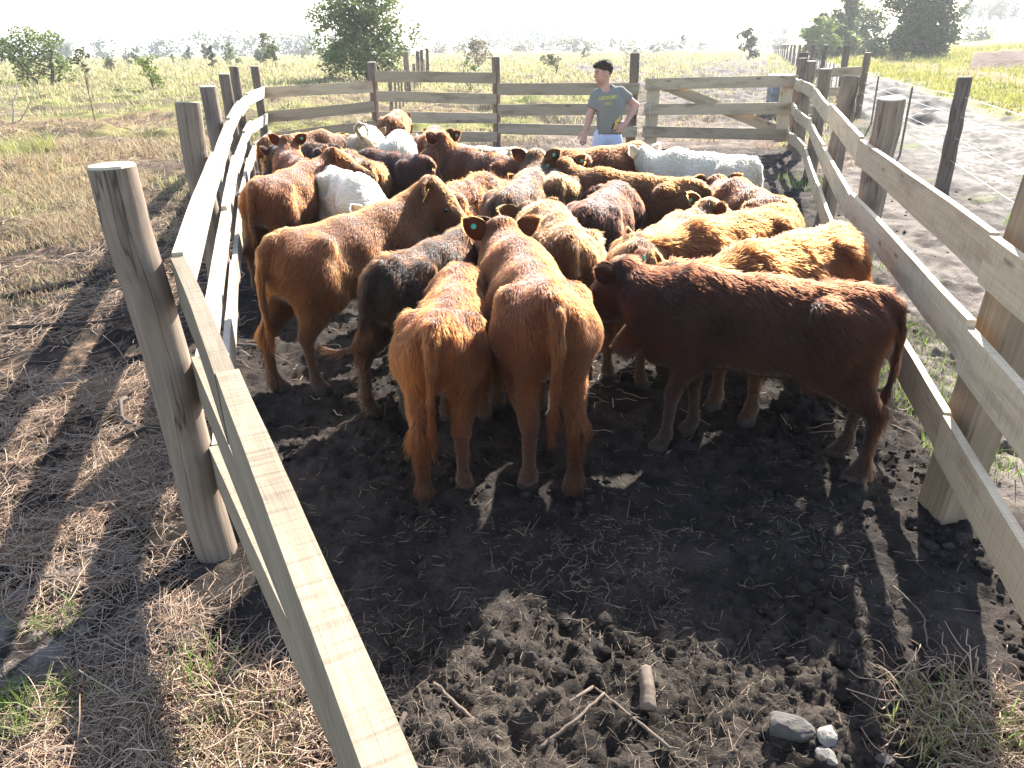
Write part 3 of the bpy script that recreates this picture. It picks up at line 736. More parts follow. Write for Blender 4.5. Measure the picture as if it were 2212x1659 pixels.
def cow(label, tail, heading, s=1.0, pal='red', neck=(20, 0), head=(-25, 0), hair=12000, hlen=0.035, curl=0.25, h=0.022, stance=(0, 0, 0, 0), tailpath=None,
        tags=(None, None), fat=1.0, z0=0.0, ears=True, legs=None, seed=0, lx=0.86):
    """tail = ground point under the tail head; heading in degrees clockwise from +Y (0 faces away from the camera);
    neck = (elevation, yaw), head = (pitch, extra yaw), yaw positive to the animal's left"""
    r_ = np.random.default_rng(900 + seed)
    S = SDF((-0.90, -0.62, -0.02), (1.32, 0.62, 1.42), h)
    w = fat * 0.87
    # trunk
    S.ell((0.00, 0, 0.725), (0.62, 0.245 * w, 0.22), 0.08)
    S.ell((-0.08, 0, 0.69), (0.40, 0.262 * w, 0.195), 0.08)
    S.ell((0.36, 0, 0.71), (0.28, 0.185 * w, 0.255), 0.08)
    S.ell((-0.44, 0, 0.755), (0.245, 0.19 * w, 0.185), 0.08)
    S.cone((-0.50, 0, 0.895), (-0.05, 0, 0.875), 0.055, 0.07, 0.09)
    S.cone((-0.05, 0, 0.875), (0.40, 0, 0.92), 0.07, 0.065, 0.09)
    for sd_ in (-1, 1):
        S.ell((-0.33, 0.178 * w * sd_, 0.872), (0.07, 0.055, 0.05), 0.06)
        S.cone((-0.585, 0.075 * sd_, 0.83), (-0.36, 0.15 * w * sd_, 0.85), 0.05, 0.05, 0.09)
    S.cone((-0.60, 0, 0.915), (-0.48, 0, 0.91), 0.04, 0.055, 0.06)
    S.ell((0.54, 0, 0.60), (0.13, 0.10, 0.15), 0.08)
    for sd_ in (-1, 1):           # hollow of the flank, groove behind the shoulder
        S.cut((-0.15, 0.36 * w * sd_, 0.83), 0.125, 0.07)
        S.cut((0.19, 0.365 * w * sd_, 0.74), 0.12, 0.07)
    # legs
    st = stance
    for i, sd_ in enumerate((-1, 1)):
        o = st[i]; yb = 0.13 * w * sd_; ys = (0.118 + (legs[i] if legs else 0)) * sd_
        S.cone((-0.43, yb, 0.72), (-0.32 + o * .3, 0.150 * w * sd_, 0.57), 0.145, 0.088, 0.07)
        S.cone((-0.555, 0.10 * w * sd_, 0.72), (-0.55 + o * .4, ys, 0.52), 0.082, 0.055, 0.06)
        S.cone((-0.34 + o * .3, 0.145 * w * sd_, 0.57), (-0.615 + o * .8, ys, 0.375), 0.088, 0.042, 0.05)
        S.cone((-0.55 + o * .4, ys, 0.52), (-0.648 + o * .8, ys, 0.385), 0.048, 0.031, 0.04)
        S.cone((-0.628 + o * .8, ys, 0.38), (-0.615 + o, ys, 0.11), 0.041, 0.030, 0.03)
        S.ell((-0.61 + o, ys, 0.095), (0.045, 0.043, 0.045), 0.03)
        S.cone((-0.605 + o, ys, 0.09), (-0.565 + o, ys, 0.03), 0.038, 0.05, 0.02)
        S.cone((-0.57 + o, ys, 0.012), (-0.535 + o, ys, 0.008), 0.053, 0.046, 0.015)
    for i, sd_ in enumerate((-1, 1)):
        o = st[2 + i]; ys = (0.118 + (legs[2 + i] if legs else 0)) * sd_
        S.cone((0.42, 0.125 * w * sd_, 0.70), (0.34 + o * .2, 0.140 * w * sd_, 0.54), 0.13, 0.085, 0.07)
        S.cone((0.34 + o * .2, 0.135 * w * sd_, 0.56), (0.385 + o * .7, ys, 0.335), 0.075, 0.044, 0.05)
        S.cone((0.385 + o * .7, ys, 0.345), (0.38 + o, ys, 0.10), 0.044, 0.031, 0.03)
        S.ell((0.382 + o, ys, 0.09), (0.043, 0.042, 0.043), 0.03)
        S.cone((0.385 + o, ys, 0.08), (0.415 + o, ys, 0.03), 0.037, 0.048, 0.02)
        S.cone((0.41 + o, ys, 0.012), (0.445 + o, ys, 0.008), 0.052, 0.045, 0.015)
    # neck and head
    ne, ny = math.radians(neck[0]), math.radians(neck[1])
    nd = rot2((math.cos(ne), 0, math.sin(ne)), ny)
    n0 = np.array([0.46, 0, 0.77]); poll = n0 + 0.36 * nd + np.array([0, 0, 0.055])
    midn = n0 + 0.17 * rot2((math.cos(ne), 0, math.sin(ne)), ny * 0.55) + np.array([0, 0, 0.0])
    S.cone(n0 + (-.06, 0, 0.0), midn, 0.19, 0.155, 0.09)
    S.cone(midn, poll - 0.04 * nd, 0.152, 0.12, 0.08)
    S.cone(n0 + (0.02, 0, -0.16), midn + (0, 0, -0.10), 0.11, 0.085, 0.08)
    hp, hy = math.radians(head[0]), ny + math.radians(head[1])
    hd = rot2((math.cos(hp), 0, math.sin(hp)), hy)
    side = rot2((0, 1, 0), hy); upv = np.cross(hd, side)
    HS = 1.14
    P = lambda a, b, c: poll + HS * (a * hd + b * side + c * upv)
    R3 = (hd, side, upv)
    S.ell(P(0.06, 0, 0.015), (0.142, 0.116, 0.114), 0.05, R3)
    S.cone(P(0.06, 0, 0.0), P(0.33, 0, -0.045), 0.105, 0.064, 0.05)
    S.cone(P(0.05, 0, -0.085), P(0.28, 0, -0.085), 0.086, 0.052, 0.05)
    S.ell(P(0.355, 0, -0.055), (0.068, 0.075, 0.066), 0.04, R3)
    S.ell(P(-0.01, 0, 0.085), (0.068, 0.085, 0.055), 0.05, R3)
    for sd_ in (-1, 1):
        S.ell(P(0.125, 0.078 * sd_, 0.035), (0.057, 0.034, 0.034), 0.03, R3)
    # tail
    tp = tailpath or [(-0.60, 0, 0.925), (-0.685, 0, 0.885), (-0.725, 0, 0.76), (-0.73, 0.01, 0.60), (-0.715, 0.015, 0.46), (-0.71, 0.02, 0.36)]
    tr = np.interp(np.linspace(0, 1, len(tp)), [0, .15, .6, 1], [0.042, 0.032, 0.022, 0.016])
    S.chain(tp, tr, 0.02)
    V, F = S.surface(1)
    nb = len(V)
    # ears: cupped leaves with some thickness
    ev, ef = [], []
    earpos = []
    if ears:
        for q, sd_ in enumerate((-1, 1)):
            base = P(-0.02, 0.088 * sd_, 0.045)
            droop = r_.uniform(-0.15, 0.25); back = r_.uniform(-0.35, 0.1)
            d0 = side * sd_ * 0.76 + upv * (0.48 + droop) + hd * back; d0 /= np.linalg.norm(d0)
            wv = upv * 0.9 - hd * 0.25; wv = wv - d0 * (wv @ d0); wv /= np.linalg.norm(wv)
            cv = np.cross(d0, wv)
            if cv @ hd < 0: cv = -cv                       # cup opens forward
            L_, nu, nv = 0.15, 9, 7
            base_i = len(ev)
            for lay in (0, 1):
                for a in range(nu):
                    u = a / (nu - 1); wd = 0.060 * (math.sin(math.pi * min(1, u * 0.86 + 0.14)) ** 0.7) * (1 - 0.15 * u) + 0.004
                    for b_ in range(nv):
                        v = (b_ / (nv - 1) - 0.5) * 2
                        cup = 0.028 * (v * v) * (1 - 0.55 * u) - 0.012
                        ev.append(base + d0 * (L_ * u) + wv * (wd * v) + cv * (cup + (0.009 if lay else 0) * (1 - u * 0.6)))
            for lay in (0, 1):
                for a in range(nu - 1):
                    for b_ in range(nv - 1):
                        i0 = base_i + lay * nu * nv + a * nv + b_
                        qd = [i0, i0 + 1, i0 + nv + 1, i0 + nv]
                        ef.append(qd if lay else qd[::-1])
            def rim(i, j): ef.append([base_i + i, base_i + j, base_i + nu * nv + j, base_i + nu * nv + i])
            for a in range(nu - 1): rim(a * nv, (a + 1) * nv); rim((a + 1) * nv + nv - 1, a * nv + nv - 1)
            for b_ in range(nv - 1): rim((nu - 1) * nv + b_, (nu - 1) * nv + b_ + 1)
            earpos.append((base, d0, wv, cv))
    A = V
    if ev:
        A = np.concatenate([V, np.array(ev)]); F2 = np.concatenate([F, np.array(ef) + nb])
    else: F2 = F
    # pigment
    base_c, sec_c, pat = PAL[pal]
    def pig(p):
        n_ = vn3(p * 5 + seed * 3.1, 3) * 0.6 + vn3(p * 14 + seed, 5) * 0.4
        t = np.clip((n_ - 0.5) * 2.6 * pat + 0.42, 0, 1)
        if pal in ('black', 'roandark'): t = sstep(0.50, 0.72, n_) * 0.9
        c = lerp3(np.broadcast_to(np.array(base_c), (len(p), 3)), t, sec_c)
        low = sstep(0.5, 0.12, p[:, 2]) * 0.55          # mud on the lower legs
        return lerp3(c, low, (0.030, 0.020, 0.014))
    colv = pig(A)
    hz = np.linalg.norm(A - P(0.36, 0, -0.055), axis=1)
    if pal not in ('white', 'cream'): colv = lerp3(colv, sstep(0.085, 0.055, hz), (0.10, 0.06, 0.05))
    mi = np.zeros(len(F2), np.int32)
    fc = A[F2].mean(1)
    mi[fc[:, 2] < 0.05] = 1
    mi[len(F):] = 2
    th = math.radians(90 - heading)
    z0 = z0 - 0.012
    # origin under the middle of the body
    off = np.array([math.cos(th), math.sin(th)]) * 0.62 * s * lx
    root = empty('cow', (tail[0] + off[0], tail[1] + off[1], z0), th); root.scale = (s * lx, s, s)
    tag(root, label, 'cow', 'cattle in the pen')
    colv[nb:] = colv[nb:] * 1.2 + np.array([0.05, 0.014, 0.006]) if pal not in ('white', 'cream') else colv[nb:]
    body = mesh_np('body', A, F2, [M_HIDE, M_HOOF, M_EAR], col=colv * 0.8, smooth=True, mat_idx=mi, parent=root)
    # eyes
    for sd_ in (-1, 1):
        e = P(0.135, 0.097 * sd_, 0.028)
        mb = MB(); n = 8; vs = []; fs = []
        for a in range(n + 1):
            for b_ in range(n):
                vs.append(e + 0.020 * np.array([math.sin(math.pi * a / n) * math.cos(2 * math.pi * b_ / n), math.sin(math.pi * a / n) * math.sin(2 * math.pi * b_ / n), math.cos(math.pi * a / n)]))
        for a in range(n):
            for b_ in range(n): fs.append([a * n + b_, a * n + (b_ + 1) % n, (a + 1) * n + (b_ + 1) % n, (a + 1) * n + b_])
        mb.add(vs, fs); mb.build('eye', M_EYE, root, True)
    # ear tags: a round green button, a yellow flag with its stalk
    for q, tg in enumerate(tags):
        if not tg or not ears: continue
        base, d0, wv, cv = earpos[q]
        for kind in tg:
            mb = MB()
            if kind == 'g':
                for sg in (1, -1):      # button on both faces of the ear
                    c = base + d0 * 0.085 + cv * (0.022 if sg > 0 else -0.022); n = 14
                    vs = [c + 0.0145 * (math.cos(2 * math.pi * j / n) * d0 + math.sin(2 * math.pi * j / n) * wv) + cv * z for z in (-0.004, 0.004) for j in range(n)]
                    mb.add(vs, [[j, (j + 1) % n, n + (j + 1) % n, n + j] for j in range(n)] + [list(range(n))[::-1], [n + j for j in range(n)]])
                tag(mb.build('ear_tag', M_TAGG, root), 'round green ear tag')
            else:
                dn = -upv * 0.95 - d0 * 0.1; c = base + d0 * 0.08 + cv * 0.03 - upv * 0.01
                wl = np.cross(dn, cv); wl /= np.linalg.norm(wl)
                out2 = [(-0.008, -0.005), (0.008, -0.005), (0.009, 0.02), (0.026, 0.035), (0.028, 0.078), (-0.028, 0.078), (-0.026, 0.035), (-0.009, 0.02)]
                n = 8
                vs = [c + wl * a + dn * b_ + cv * z for z in (-0.0025, 0.0025) for a, b_ in out2]
                mb.add(vs, [[j, (j + 1) % n, n + (j + 1) % n, n + j] for j in range(n)] + [list(range(n))[::-1], [n + j for j in range(n)]])
                tag(mb.build('ear_tag', M_TAGY, root), 'yellow flag ear tag')
    # coat: strands combed backwards and down, in tufts
    T = np.concatenate([F2[:, [0, 1, 2]], F2[:, [0, 2, 3]]])
    p0, p1, p2 = A[T[:, 0]], A[T[:, 1]], A[T[:, 2]]
    cr_ = np.cross(p1 - p0, p2 - p0); ar = np.linalg.norm(cr_, axis=1)
    cz = (p0[:, 2] + p1[:, 2] + p2[:, 2]) / 3
    nz_ = cr_[:, 2] / (ar + 1e-12)
    wgt = ar * np.where(cz < 0.05, 0, 1) * np.where(nz_ < -0.55, 0.35, 1.0) * np.where(cz < 0.35, 0.8, 1) * np.where(T[:, 0] >= nb, 2.2, 1)
    pk = r_.choice(len(T), hair, p=wgt / wgt.sum())
    u = r_.random(hair); v = r_.random(hair); fl = u + v > 1; u[fl] = 1 - u[fl]; v[fl] = 1 - v[fl]
    root_p = p0[pk] + (p1 - p0)[pk] * u[:, None] + (p2 - p0)[pk] * v[:, None]
    vnrm = np.zeros_like(A)
    for i in range(3): np.add.at(vnrm, T[:, i], cr_)
    vnrm /= np.linalg.norm(vnrm, axis=1)[:, None] + 1e-12
    nn = vnrm[T[pk, 0]] * (1 - u - v)[:, None] + vnrm[T[pk, 1]] * u[:, None] + vnrm[T[pk, 2]] * v[:, None]
    nn /= np.linalg.norm(nn, axis=1)[:, None] + 1e-12
    comb = np.tile(np.array([-0.8, 0.0, -0.55]), (hair, 1))
    legm = sstep(0.55, 0.38, root_p[:, 2])[:, None]
    comb = comb * (1 - legm) + np.array([-0.15, 0, -1.0]) * legm
    tailm = ((root_p[:, 0] < -0.655) & (root_p[:, 2] < 0.93))
    tpa = np.array(tp); dd = np.linalg.norm(root_p[:, None] - tpa[None], axis=2); near = dd.argmin(1)
    tailm |= (dd.min(1) < 0.05) & (near > 1)
    tdir = np.gradient(tpa, axis=0); tdir /= np.linalg.norm(tdir, axis=1)[:, None]
    comb[tailm] = tdir[near[tailm]]
    hd_d = np.linalg.norm(root_p - P(0.15, 0, 0), axis=1); hm = hd_d < 0.26
    comb[hm] = hd * 0.5 - upv * 0.6
    is_ear = T[pk, 0] >= nb
    if len(earpos):
        for base, d0, wv, cv in earpos:
            m_ = is_ear & (np.linalg.norm(root_p - base, axis=1) < 0.2); comb[m_] = d0
    comb -= nn * (comb * nn).sum(1)[:, None]
    comb /= np.linalg.norm(comb, axis=1)[:, None] + 1e-9
    # coherent tufts
    fq = 17.0
    wig = np.stack([vn3(root_p * fq + k * 31.7 + seed, 11 + k) - 0.5 for k in range(3)], 1) * 2
    wig2 = np.stack([vn3(root_p * 48 + k * 17.3, 21 + k) - 0.5 for k in range(3)], 1) * 2
    ln = hlen * r_.uniform(0.55, 1.25, hair) * (1 - 0.68 * legm[:, 0])
    ln = np.where(hm, np.where(np.linalg.norm(root_p - P(0.26, 0, -.03), axis=1) < .17, .008, ln * 0.5), ln); ln = np.where(is_ear, np.minimum(ln * 0.8, 0.026), ln)
    tuft = tailm & (near >= len(tp) - 2)
    ln = np.where(tailm, np.minimum(np.maximum(ln, 0.03), .038), ln); ln = np.where(tuft, 0.07 * r_.uniform(0.6, 1.3, hair), ln)
    K = 5
    t = np.linspace(0, 1, K)[None, :, None]
    lift = (0.42 + 0.25 * r_.random(hair))[:, None, None] * np.where(is_ear | tailm, 0.5, 1)[:, None, None]
    pts = root_p[:, None] + ln[:, None, None] * (t * comb[:, None] + lift * nn[:, None] * t * (1.0 - 0.45 * t)
          + curl * (wig + 0.42 * wig2 + 0.22 * r_.normal(0, 1, (hair, 3)))[:, None] * t ** 1.5 + np.array([0, 0, -0.18]) * t ** 2)
    rad0 = (0.0011 * (18000 / hair) ** 0.5 * (1 + 0.3 * h / 0.022)) * s ** 0
    rad = (rad0 * np.array([1.0, 1.0, 0.85, 0.6, 0.2]))[None, :] * r_.uniform(0.7, 1.3, (hair, 1))
    hc = bpy.data.hair_curves.new('coat')
    hc.add_curves([K] * hair)
    hc.attributes['position'].data.foreach_set('vector', np.ascontiguousarray(pts, np.float32).ravel())
    ra = hc.attributes.get('radius') or hc.attributes.new('radius', 'FLOAT', 'POINT')
    ra.data.foreach_set('value', np.ascontiguousarray(rad, np.float32).ravel())
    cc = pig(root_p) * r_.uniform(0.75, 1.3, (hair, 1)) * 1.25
    ca = hc.attributes.new('pigment', 'FLOAT_COLOR', 'CURVE')
    c4 = np.ones((hair, 4), np.float32); c4[:, :3] = np.clip(cc, 0, 0.92)
    ca.data.foreach_set('color', c4.ravel())
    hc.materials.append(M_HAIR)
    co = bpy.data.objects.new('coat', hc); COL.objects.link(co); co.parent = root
    return root

QUAL = 1.0
def H(n): return int(n * QUAL)
SWING = [(-0.60, 0, 0.925), (-0.685, 0.01, 0.88), (-0.725, 0.03, 0.74), (-0.73, 0.06, 0.58), (-0.74, 0.13, 0.46), (-0.75, 0.25, 0.41), (-0.75, 0.36, 0.42)]
CURLT = [(-0.60, 0, 0.925), (-0.68, 0.03, 0.97), (-0.71, 0.07, 1.05), (-0.72, 0.02, 1.11), (-0.73, -0.07, 1.09), (-0.74, -0.10, 1.00), (-0.75, -0.07, 0.94)]
G_, Y_ = ('g',), ('y',)
# tags = (right ear, left ear)
def herd():
    cow('dark red shaggy calf standing side-on to the camera, largest in the pen', (1.71, 3.20), -69, 0.98, 'maroon', (4, -14), (-28, -14), H(60000), 0.046, 0.45, 0.02, (0.03, -0.05, -0.05, 0.08), tags=(G_, None), seed=1, fat=1.0, lx=0.87)
    cow('reddish calf seen from behind in the centre foreground, yellow tag in its ear', (0.185, 2.99), -9, 1.05, 'bright', (8, 4), (-22, 6), H(50000), 0.026, 0.22, 0.02, (-0.03, 0.05, 0, 0.05), tags=(('y',), G_), seed=2, fat=0.93, legs=(-0.02, -0.02, 0, 0))
    cow('golden woolly calf seen from behind between the dark brown calf and the reddish one', (-0.34, 2.98), 5, 0.93, 'gold', (-22, -40), (-30, -25), H(46000), 0.036, 0.36, 0.02, (0.05, -0.04, 0, 0), seed=3, fat=0.96, legs=(-0.01, -0.03, 0, 0))
    cow('tawny calf with raised head in profile and a yellow flag tag in its ear', (-1.37, 4.16), 36, 1.05, 'tan', (26, -14), (-30, -50), H(46000), 0.027, 0.24, 0.02, (0.10, -0.04, 0.0, 0.03), tags=(Y_, G_), seed=4, fat=0.98)
    cow('black brown calf swinging its tail out to the left, head lowered', (-0.72, 3.84), 33, 0.97, 'black', (-2, 0), (-45, -10), H(36000), 0.038, 0.45, 0.021, (0.02, -0.06, 0, 0), SWING, (None, G_), seed=5, fat=0.92)
    cow('bright red calf next to the left rails with its head turned aside', (-2.14, 6.30), 15, 1.02, 'bright', (18, -15), (-15, -35), H(20000), 0.032, 0.27, 0.024, (0.05, -.02, 0, 0), seed=6, fat=0.95)
    cow('white calf with its head down behind the tawny calf', (-1.74, 7.30), 150, 0.99, 'white', (-25, 0), (-50, 0), H(20000), 0.034, 0.35, 0.024, seed=7, fat=0.86)
    cow('red calf with both ears up between the left rails and the black calf', (-1.92, 7.60), -32, 0.97, 'red', (30, -14), (-14, -10), H(14000), 0.034, 0.25, 0.026, tags=(('g', 'y'), None), seed=8, fat=.95)
    cow('greyish red calf at the far left corner against the bleached rails', (-3.22, 10.1), 50, 0.98, 'tan', (-8, 0), (-40, 0), H(10000), 0.036, 0.3, 0.028, seed=10)
    cow('black calf with brown flecks standing side-on at the far left', (-2.07, 9.38), -60, 0.95, 'black', (-8, 0), (-40, 0), H(11000), 0.04, 0.4, 0.028, seed=11, lx=.8)
    cow('cream calf with its tail curled up over its rump', (-1.95, 10.30), -4, 0.98, 'cream', (-8, 0), (-40, 0), H(10000), 0.034, 0.3, 0.026, (0, 0, 0, 0), CURLT, seed=12, fat=1.05)
    cow('pale white rump between the curled-tail calf and a red calf', (-1.40, 9.60), -5, 0.98, 'white', (-10, 0), (-40, 0), H(10000), 0.032, 0.3, 0.028, seed=13, fat=1.1)
    cow('tan calf farthest back, alone against the grey planks', (-2.0, 13.0), 3, 1.0, 'gold', (-14, 10), (-40, 0), H(9000), 0.036, 0.3, 0.028, seed=14, fat=1.05)
    cow('red rump just right of the pale white rump at the back', (-1.06, 10.0), 2, 0.99, 'red', (-8, 0), (-35, 0), H(10000), 0.034, 0.25, 0.028, seed=15)
    cow('golden brown calf seen from behind just right of the white calf', (-1.40, 7.66), -26, 0.97, 'tan', (-12, 0), (-40, 0), H(14000), 0.042, 0.4, 0.026, seed=16, fat=1.05)
    cow('dark red calf behind the golden brown rump, tail to the right', (-0.84, 7.98), -56, 0.98, 'maroon', (-8, 0), (-40, 0), H(14000), 0.034, 0.25, 0.026, seed=17)
    cow('brown red calf with raised dark head and a green tag, left of centre', (0.16, 7.55), -46, 1.0, 'red', (30, 5), (-12, -10), H(18000), 0.036, 0.4, 0.026, tags=(G_, None), seed=18)
    cow('cream calf standing side-on behind the brown red one with the raised head', (0.17, 8.42), -72, 0.99, 'cream', (-15, 0), (-45, 0), H(10000), 0.034, 0.3, 0.028, seed=19)
    cow('dark roan calf in the middle, head up facing away with a green tag', (-0.05, 5.70), 15, 1.0, 'roandark', (26, 6), (-15, 0), H(24000), 0.034, 0.4, 0.023, tags=(('g', 'y'), None), seed=20, fat=1.0, lx=.9)
    cow('curly brown calf behind the profile head of the tawny calf', (-0.66, 5.78), 30, 0.99, 'gold', (-8, -30), (-35, -10), H(22000), 0.046, 0.65, 0.023, seed=21)
    cow('small pale roan calf seen from behind in the middle of the herd', (0.43, 6.36), -4, 1.0, 'roan', (-10, 0), (-40, 0), H(18000), 0.034, 0.38, 0.024, seed=22, fat=1.1)
    cow('rich red calf side-on at the back in front of the man', (0.44, 7.82), 69, 1.04, 'bright', (-14, 0), (-40, 0), H(16000), 0.03, 0.25, 0.026, seed=23, lx=.95)
    cow('golden calf side-on in the middle with upright ears and a green tag', (1.56, 6.10), -55, 1.0, 'tan', (14, -6), (-15, -30), H(26000), 0.036, 0.34, 0.023, tags=(G_, G_), seed=24, lx=.92)
    cow('white calf side-on at the back right, nearest to the gate', (2.34, 7.25), -54, 1.02, 'white', (4, -8), (-25, -20), H(20000), 0.038, 0.4, 0.024, seed=25, lx=.8)
    cow('golden orange calf half hidden behind the light roan one', (1.99, 5.36), -8, 0.97, 'bright', (0, 0), (-30, 0), H(16000), 0.034, 0.25, 0.024, seed=26, fat=.93)
    cow('dark maroon rump in the middle of the herd, tail on its left', (0.52, 5.26), 24, 0.98, 'maroon', (-10, 38), (-10, 30), H(22000), 0.034, 0.34, 0.023, tags=(None, G_), seed=27)
    cow('roan brown woolly calf from behind, just left of the dark red shaggy one', (0.36, 4.28), -7, 1.0, 'roan', (-6, 8), (-35, 10), H(38000), 0.04, 0.5, 0.021, seed=28, fat=1.06)
    cow('light roan calf turning its head right, green and yellow tags in its ears', (0.70, 4.24), 33, 0.95, 'roan', (12, -10), (-14, -28), H(28000), 0.035, 0.38, 0.022, tags=(Y_, G_), seed=29)
    cow('tawny gold calf crouching its head to the left in front of the right rails', (1.90, 5.10), -128, 1.0, 'gold', (-4, -20), (-35, -20), H(28000), 0.04, 0.38, 0.022, seed=30, lx=.92)
    cow('shaggy orange gold calf by the right rails behind the dark red one', (2.02, 4.40), -128, 1.02, 'gold', (-6, -30), (-40, 0), H(32000), 0.048, 0.45, 0.022, seed=31, lx=.92)
herd()
# ---------------------------------------------------------------- the man by the gate
from mathutils.bvhtree import BVHTree
def build_man():
    X0, Y0 = 1.16, 9.05
    zg = bz(X0, Y0)
    root = empty('person', (X0, Y0, zg - 0.02))
    tag(root, 'young man in grey green printed t-shirt standing behind the herd, hand on hip', 'person')
    skin = pigment_mat('skin', rough=0.55, spec=0.35, fine=0.12, bscale=30)
    S = SDF((-0.46, -0.32, 0.0), (0.46, 0.30, 1.86), 0.0085)
    hd = np.array([-0.93, -0.34, -0.14]); hd /= np.linalg.norm(hd)
    sd_ = np.cross([0, 0, 1.0], hd); sd_ /= np.linalg.norm(sd_); uv_ = np.cross(hd, sd_)
    hc = np.array([-0.085, -0.02, 1.705]); P = lambda a, b, c: hc + a * hd + b * sd_ + c * uv_
    R3 = (hd, sd_, uv_)
    S.ell(P(-0.015, 0, 0.025), (0.098, 0.076, 0.088), 0.03, R3)
    S.ell(P(0.02, 0, -0.045), (0.070, 0.062, 0.070), 0.03, R3)
    S.cone(P(0.055, 0, -0.105), P(0.04, 0, -0.085), 0.022, 0.03, 0.03)
    S.cone(P(0.085, 0, 0.005), P(0.108, 0, -0.030), 0.008, 0.013, 0.012)
    S.ell(P(0.080, 0, 0.022), (0.015, 0.05, 0.010), 0.015, R3)
    S.ell(P(0.083, 0, -0.064), (0.012, 0.024, 0.007), 0.008, R3)
    S.ell(P(0.080, 0, -0.078), (0.012, 0.020, 0.008), 0.008, R3)
    for b in (-1, 1):
        S.cut(P(0.092, 0.030 * b, 0.000), 0.013, 0.012)
        S.ell(P(0.072, 0.030 * b, 0.0), (0.013, 0.013, 0.012), 0.004, R3)
        S.ell(P(-0.012, 0.078 * b, -0.012), (0.024, 0.013, 0.036), 0.01, R3)
    S.cone((-0.055, 0.0, 1.50), P(-0.02, 0, -0.06), 0.062, 0.055, 0.03)
    S.cone((0, 0.0, 1.10), (-0.01, 0.0, 1.42), 0.11, 0.12, 0.05)
    S.cone((-0.11, 0, 1.46), (0.10, 0, 1.49), 0.05, 0.05, 0.04)
    for x in (-1, 1):
        S.chain([(0.08 * x, 0, 0.95), (0.09 * x, 0, 0.50), (0.10 * x, 0.02, 0.08)], [0.075, 0.05, 0.04], 0.03)
    # arms
    S.chain([(-0.145, 0.0, 1.455), (-0.215, -0.02, 1.245), (-0.265, -0.075, 1.075)], [0.050, 0.040, 0.026], 0.02)
    S.cone((-0.225, -0.03, 1.22), (-0.25, -0.06, 1.13), 0.042, 0.034, 0.02)
    S.chain([(0.13, 0.02, 1.49), (0.325, 0.085, 1.345), (0.19, -0.075, 1.155)], [0.050, 0.041, 0.027], 0.02)
    S.cone((0.31, 0.07, 1.335), (0.25, 0.0, 1.24), 0.042, 0.034, 0.02)
    # right hand hanging, fingers curled; left hand spread on the hip
    def hand(w, d, n, spread, curl, ks):
        d = np.array(d, float); d /= np.linalg.norm(d); n = np.array(n, float); n -= d * (n @ d); n /= np.linalg.norm(n); s_ = np.cross(d, n)
        w = np.array(w, float)
        S.ell(w + d * 0.042, (0.050, 0.036, 0.017), 0.015, (d, s_, n))
        for i, (o, l) in enumerate(zip((-0.030, -0.010, 0.010, 0.029), ks)):
            b0 = w + d * 0.078 + s_ * o
            dd = d + s_ * (o * spread); dd /= np.linalg.norm(dd)
            k1 = b0 + dd * l * 0.42; d2 = dd * math.cos(curl) + n * math.sin(curl); k2 = k1 + d2 * l * 0.33
            d3 = dd * math.cos(curl * 1.9) + n * math.sin(curl * 1.9); k3 = k2 + d3 * l * 0.25
            S.chain([b0 - dd * 0.02, k1, k2, k3], [0.0115, 0.0105, 0.0098, 0.009], 0.004)
        t0 = w + d * 0.02 - s_ * 0.03; S.chain([t0, t0 + (d * 0.6 - s_ * 0.6) * 0.045, t0 + (d * 0.95 - s_ * 0.45) * 0.08], [0.015, 0.0125, 0.010], 0.006)
    hand((-0.265, -0.075, 1.075), (-0.30, -0.25, -0.95), (0.35, 0.9, -0.3), 3, 0.65, (0.075, 0.086, 0.080, 0.062))
    hand((0.19, -0.075, 1.155), (-0.80, -0.45, -0.42), (-0.25, 0.9, -0.2), 9, 0.25, (0.078, 0.088, 0.080, 0.064))
    V, F = S.surface(1)
    col = np.tile(np.array([0.46, 0.26, 0.19]), (len(V), 1)) * (0.92 + 0.16 * vn3(V * 22, 3))[:, None]
    lip = np.exp(-(np.linalg.norm((V - P(0.088, 0, -0.070)) / np.array([0.02, 0.02, 0.010]), axis=1) ** 2)); col = lerp3(col, np.clip(lip, 0, 1) * .7, (0.33, 0.12, 0.10))
    brow = sum(np.exp(-(np.linalg.norm((V - P(0.09, 0.032 * b, 0.024)) / np.array([0.022, 0.022, 0.007]), axis=1) ** 2)) for b in (-1, 1))
    col = lerp3(col, np.clip(brow, 0, 1) * .85, (0.03, 0.02, 0.015))
    eye = sum((np.linalg.norm(V - P(0.083, 0.030 * b, 0.0), axis=1) < 0.010) for b in (-1, 1)) > 0
    col[eye] = (0.04, 0.03, 0.025)
    stub = sstep(0.09, 0.03, np.linalg.norm(V - P(0.05, 0, -0.085), axis=1)); col = lerp3(col, stub * .25, (0.10, 0.07, 0.06))
    mesh_np('body', V, F, [skin], col=col, smooth=True, parent=root)
    # t-shirt
    S = SDF((-0.36, -0.24, 0.98), (0.42, 0.24, 1.66), 0.010)
    S.ell((-0.005, 0.0, 1.36), (0.175, 0.115, 0.20), 0.05)
    S.cone((-0.0, 0.0, 1.10), (-0.005, 0, 1.38), 0.135, 0.14, 0.05, 1.0)
    for x in (-0.07, 0.075): S.cone((x, -0.005, 1.09), (x, -0.005, 1.35), 0.095, 0.10, 0.05)
    S.cone((-0.145, 0, 1.46), (0.125, 0, 1.495), 0.058, 0.058, 0.05)
    S.cone((-0.08, 0, 1.49), (-0.02, 0.0, 1.52), 0.06, 0.07, 0.05)
    S.cone((-0.145, 0.0, 1.455), (-0.205, -0.015, 1.31), 0.066, 0.068, 0.04)
    S.cone((0.13, 0.02, 1.488), (0.245, 0.055, 1.405), 0.066, 0.072, 0.04)
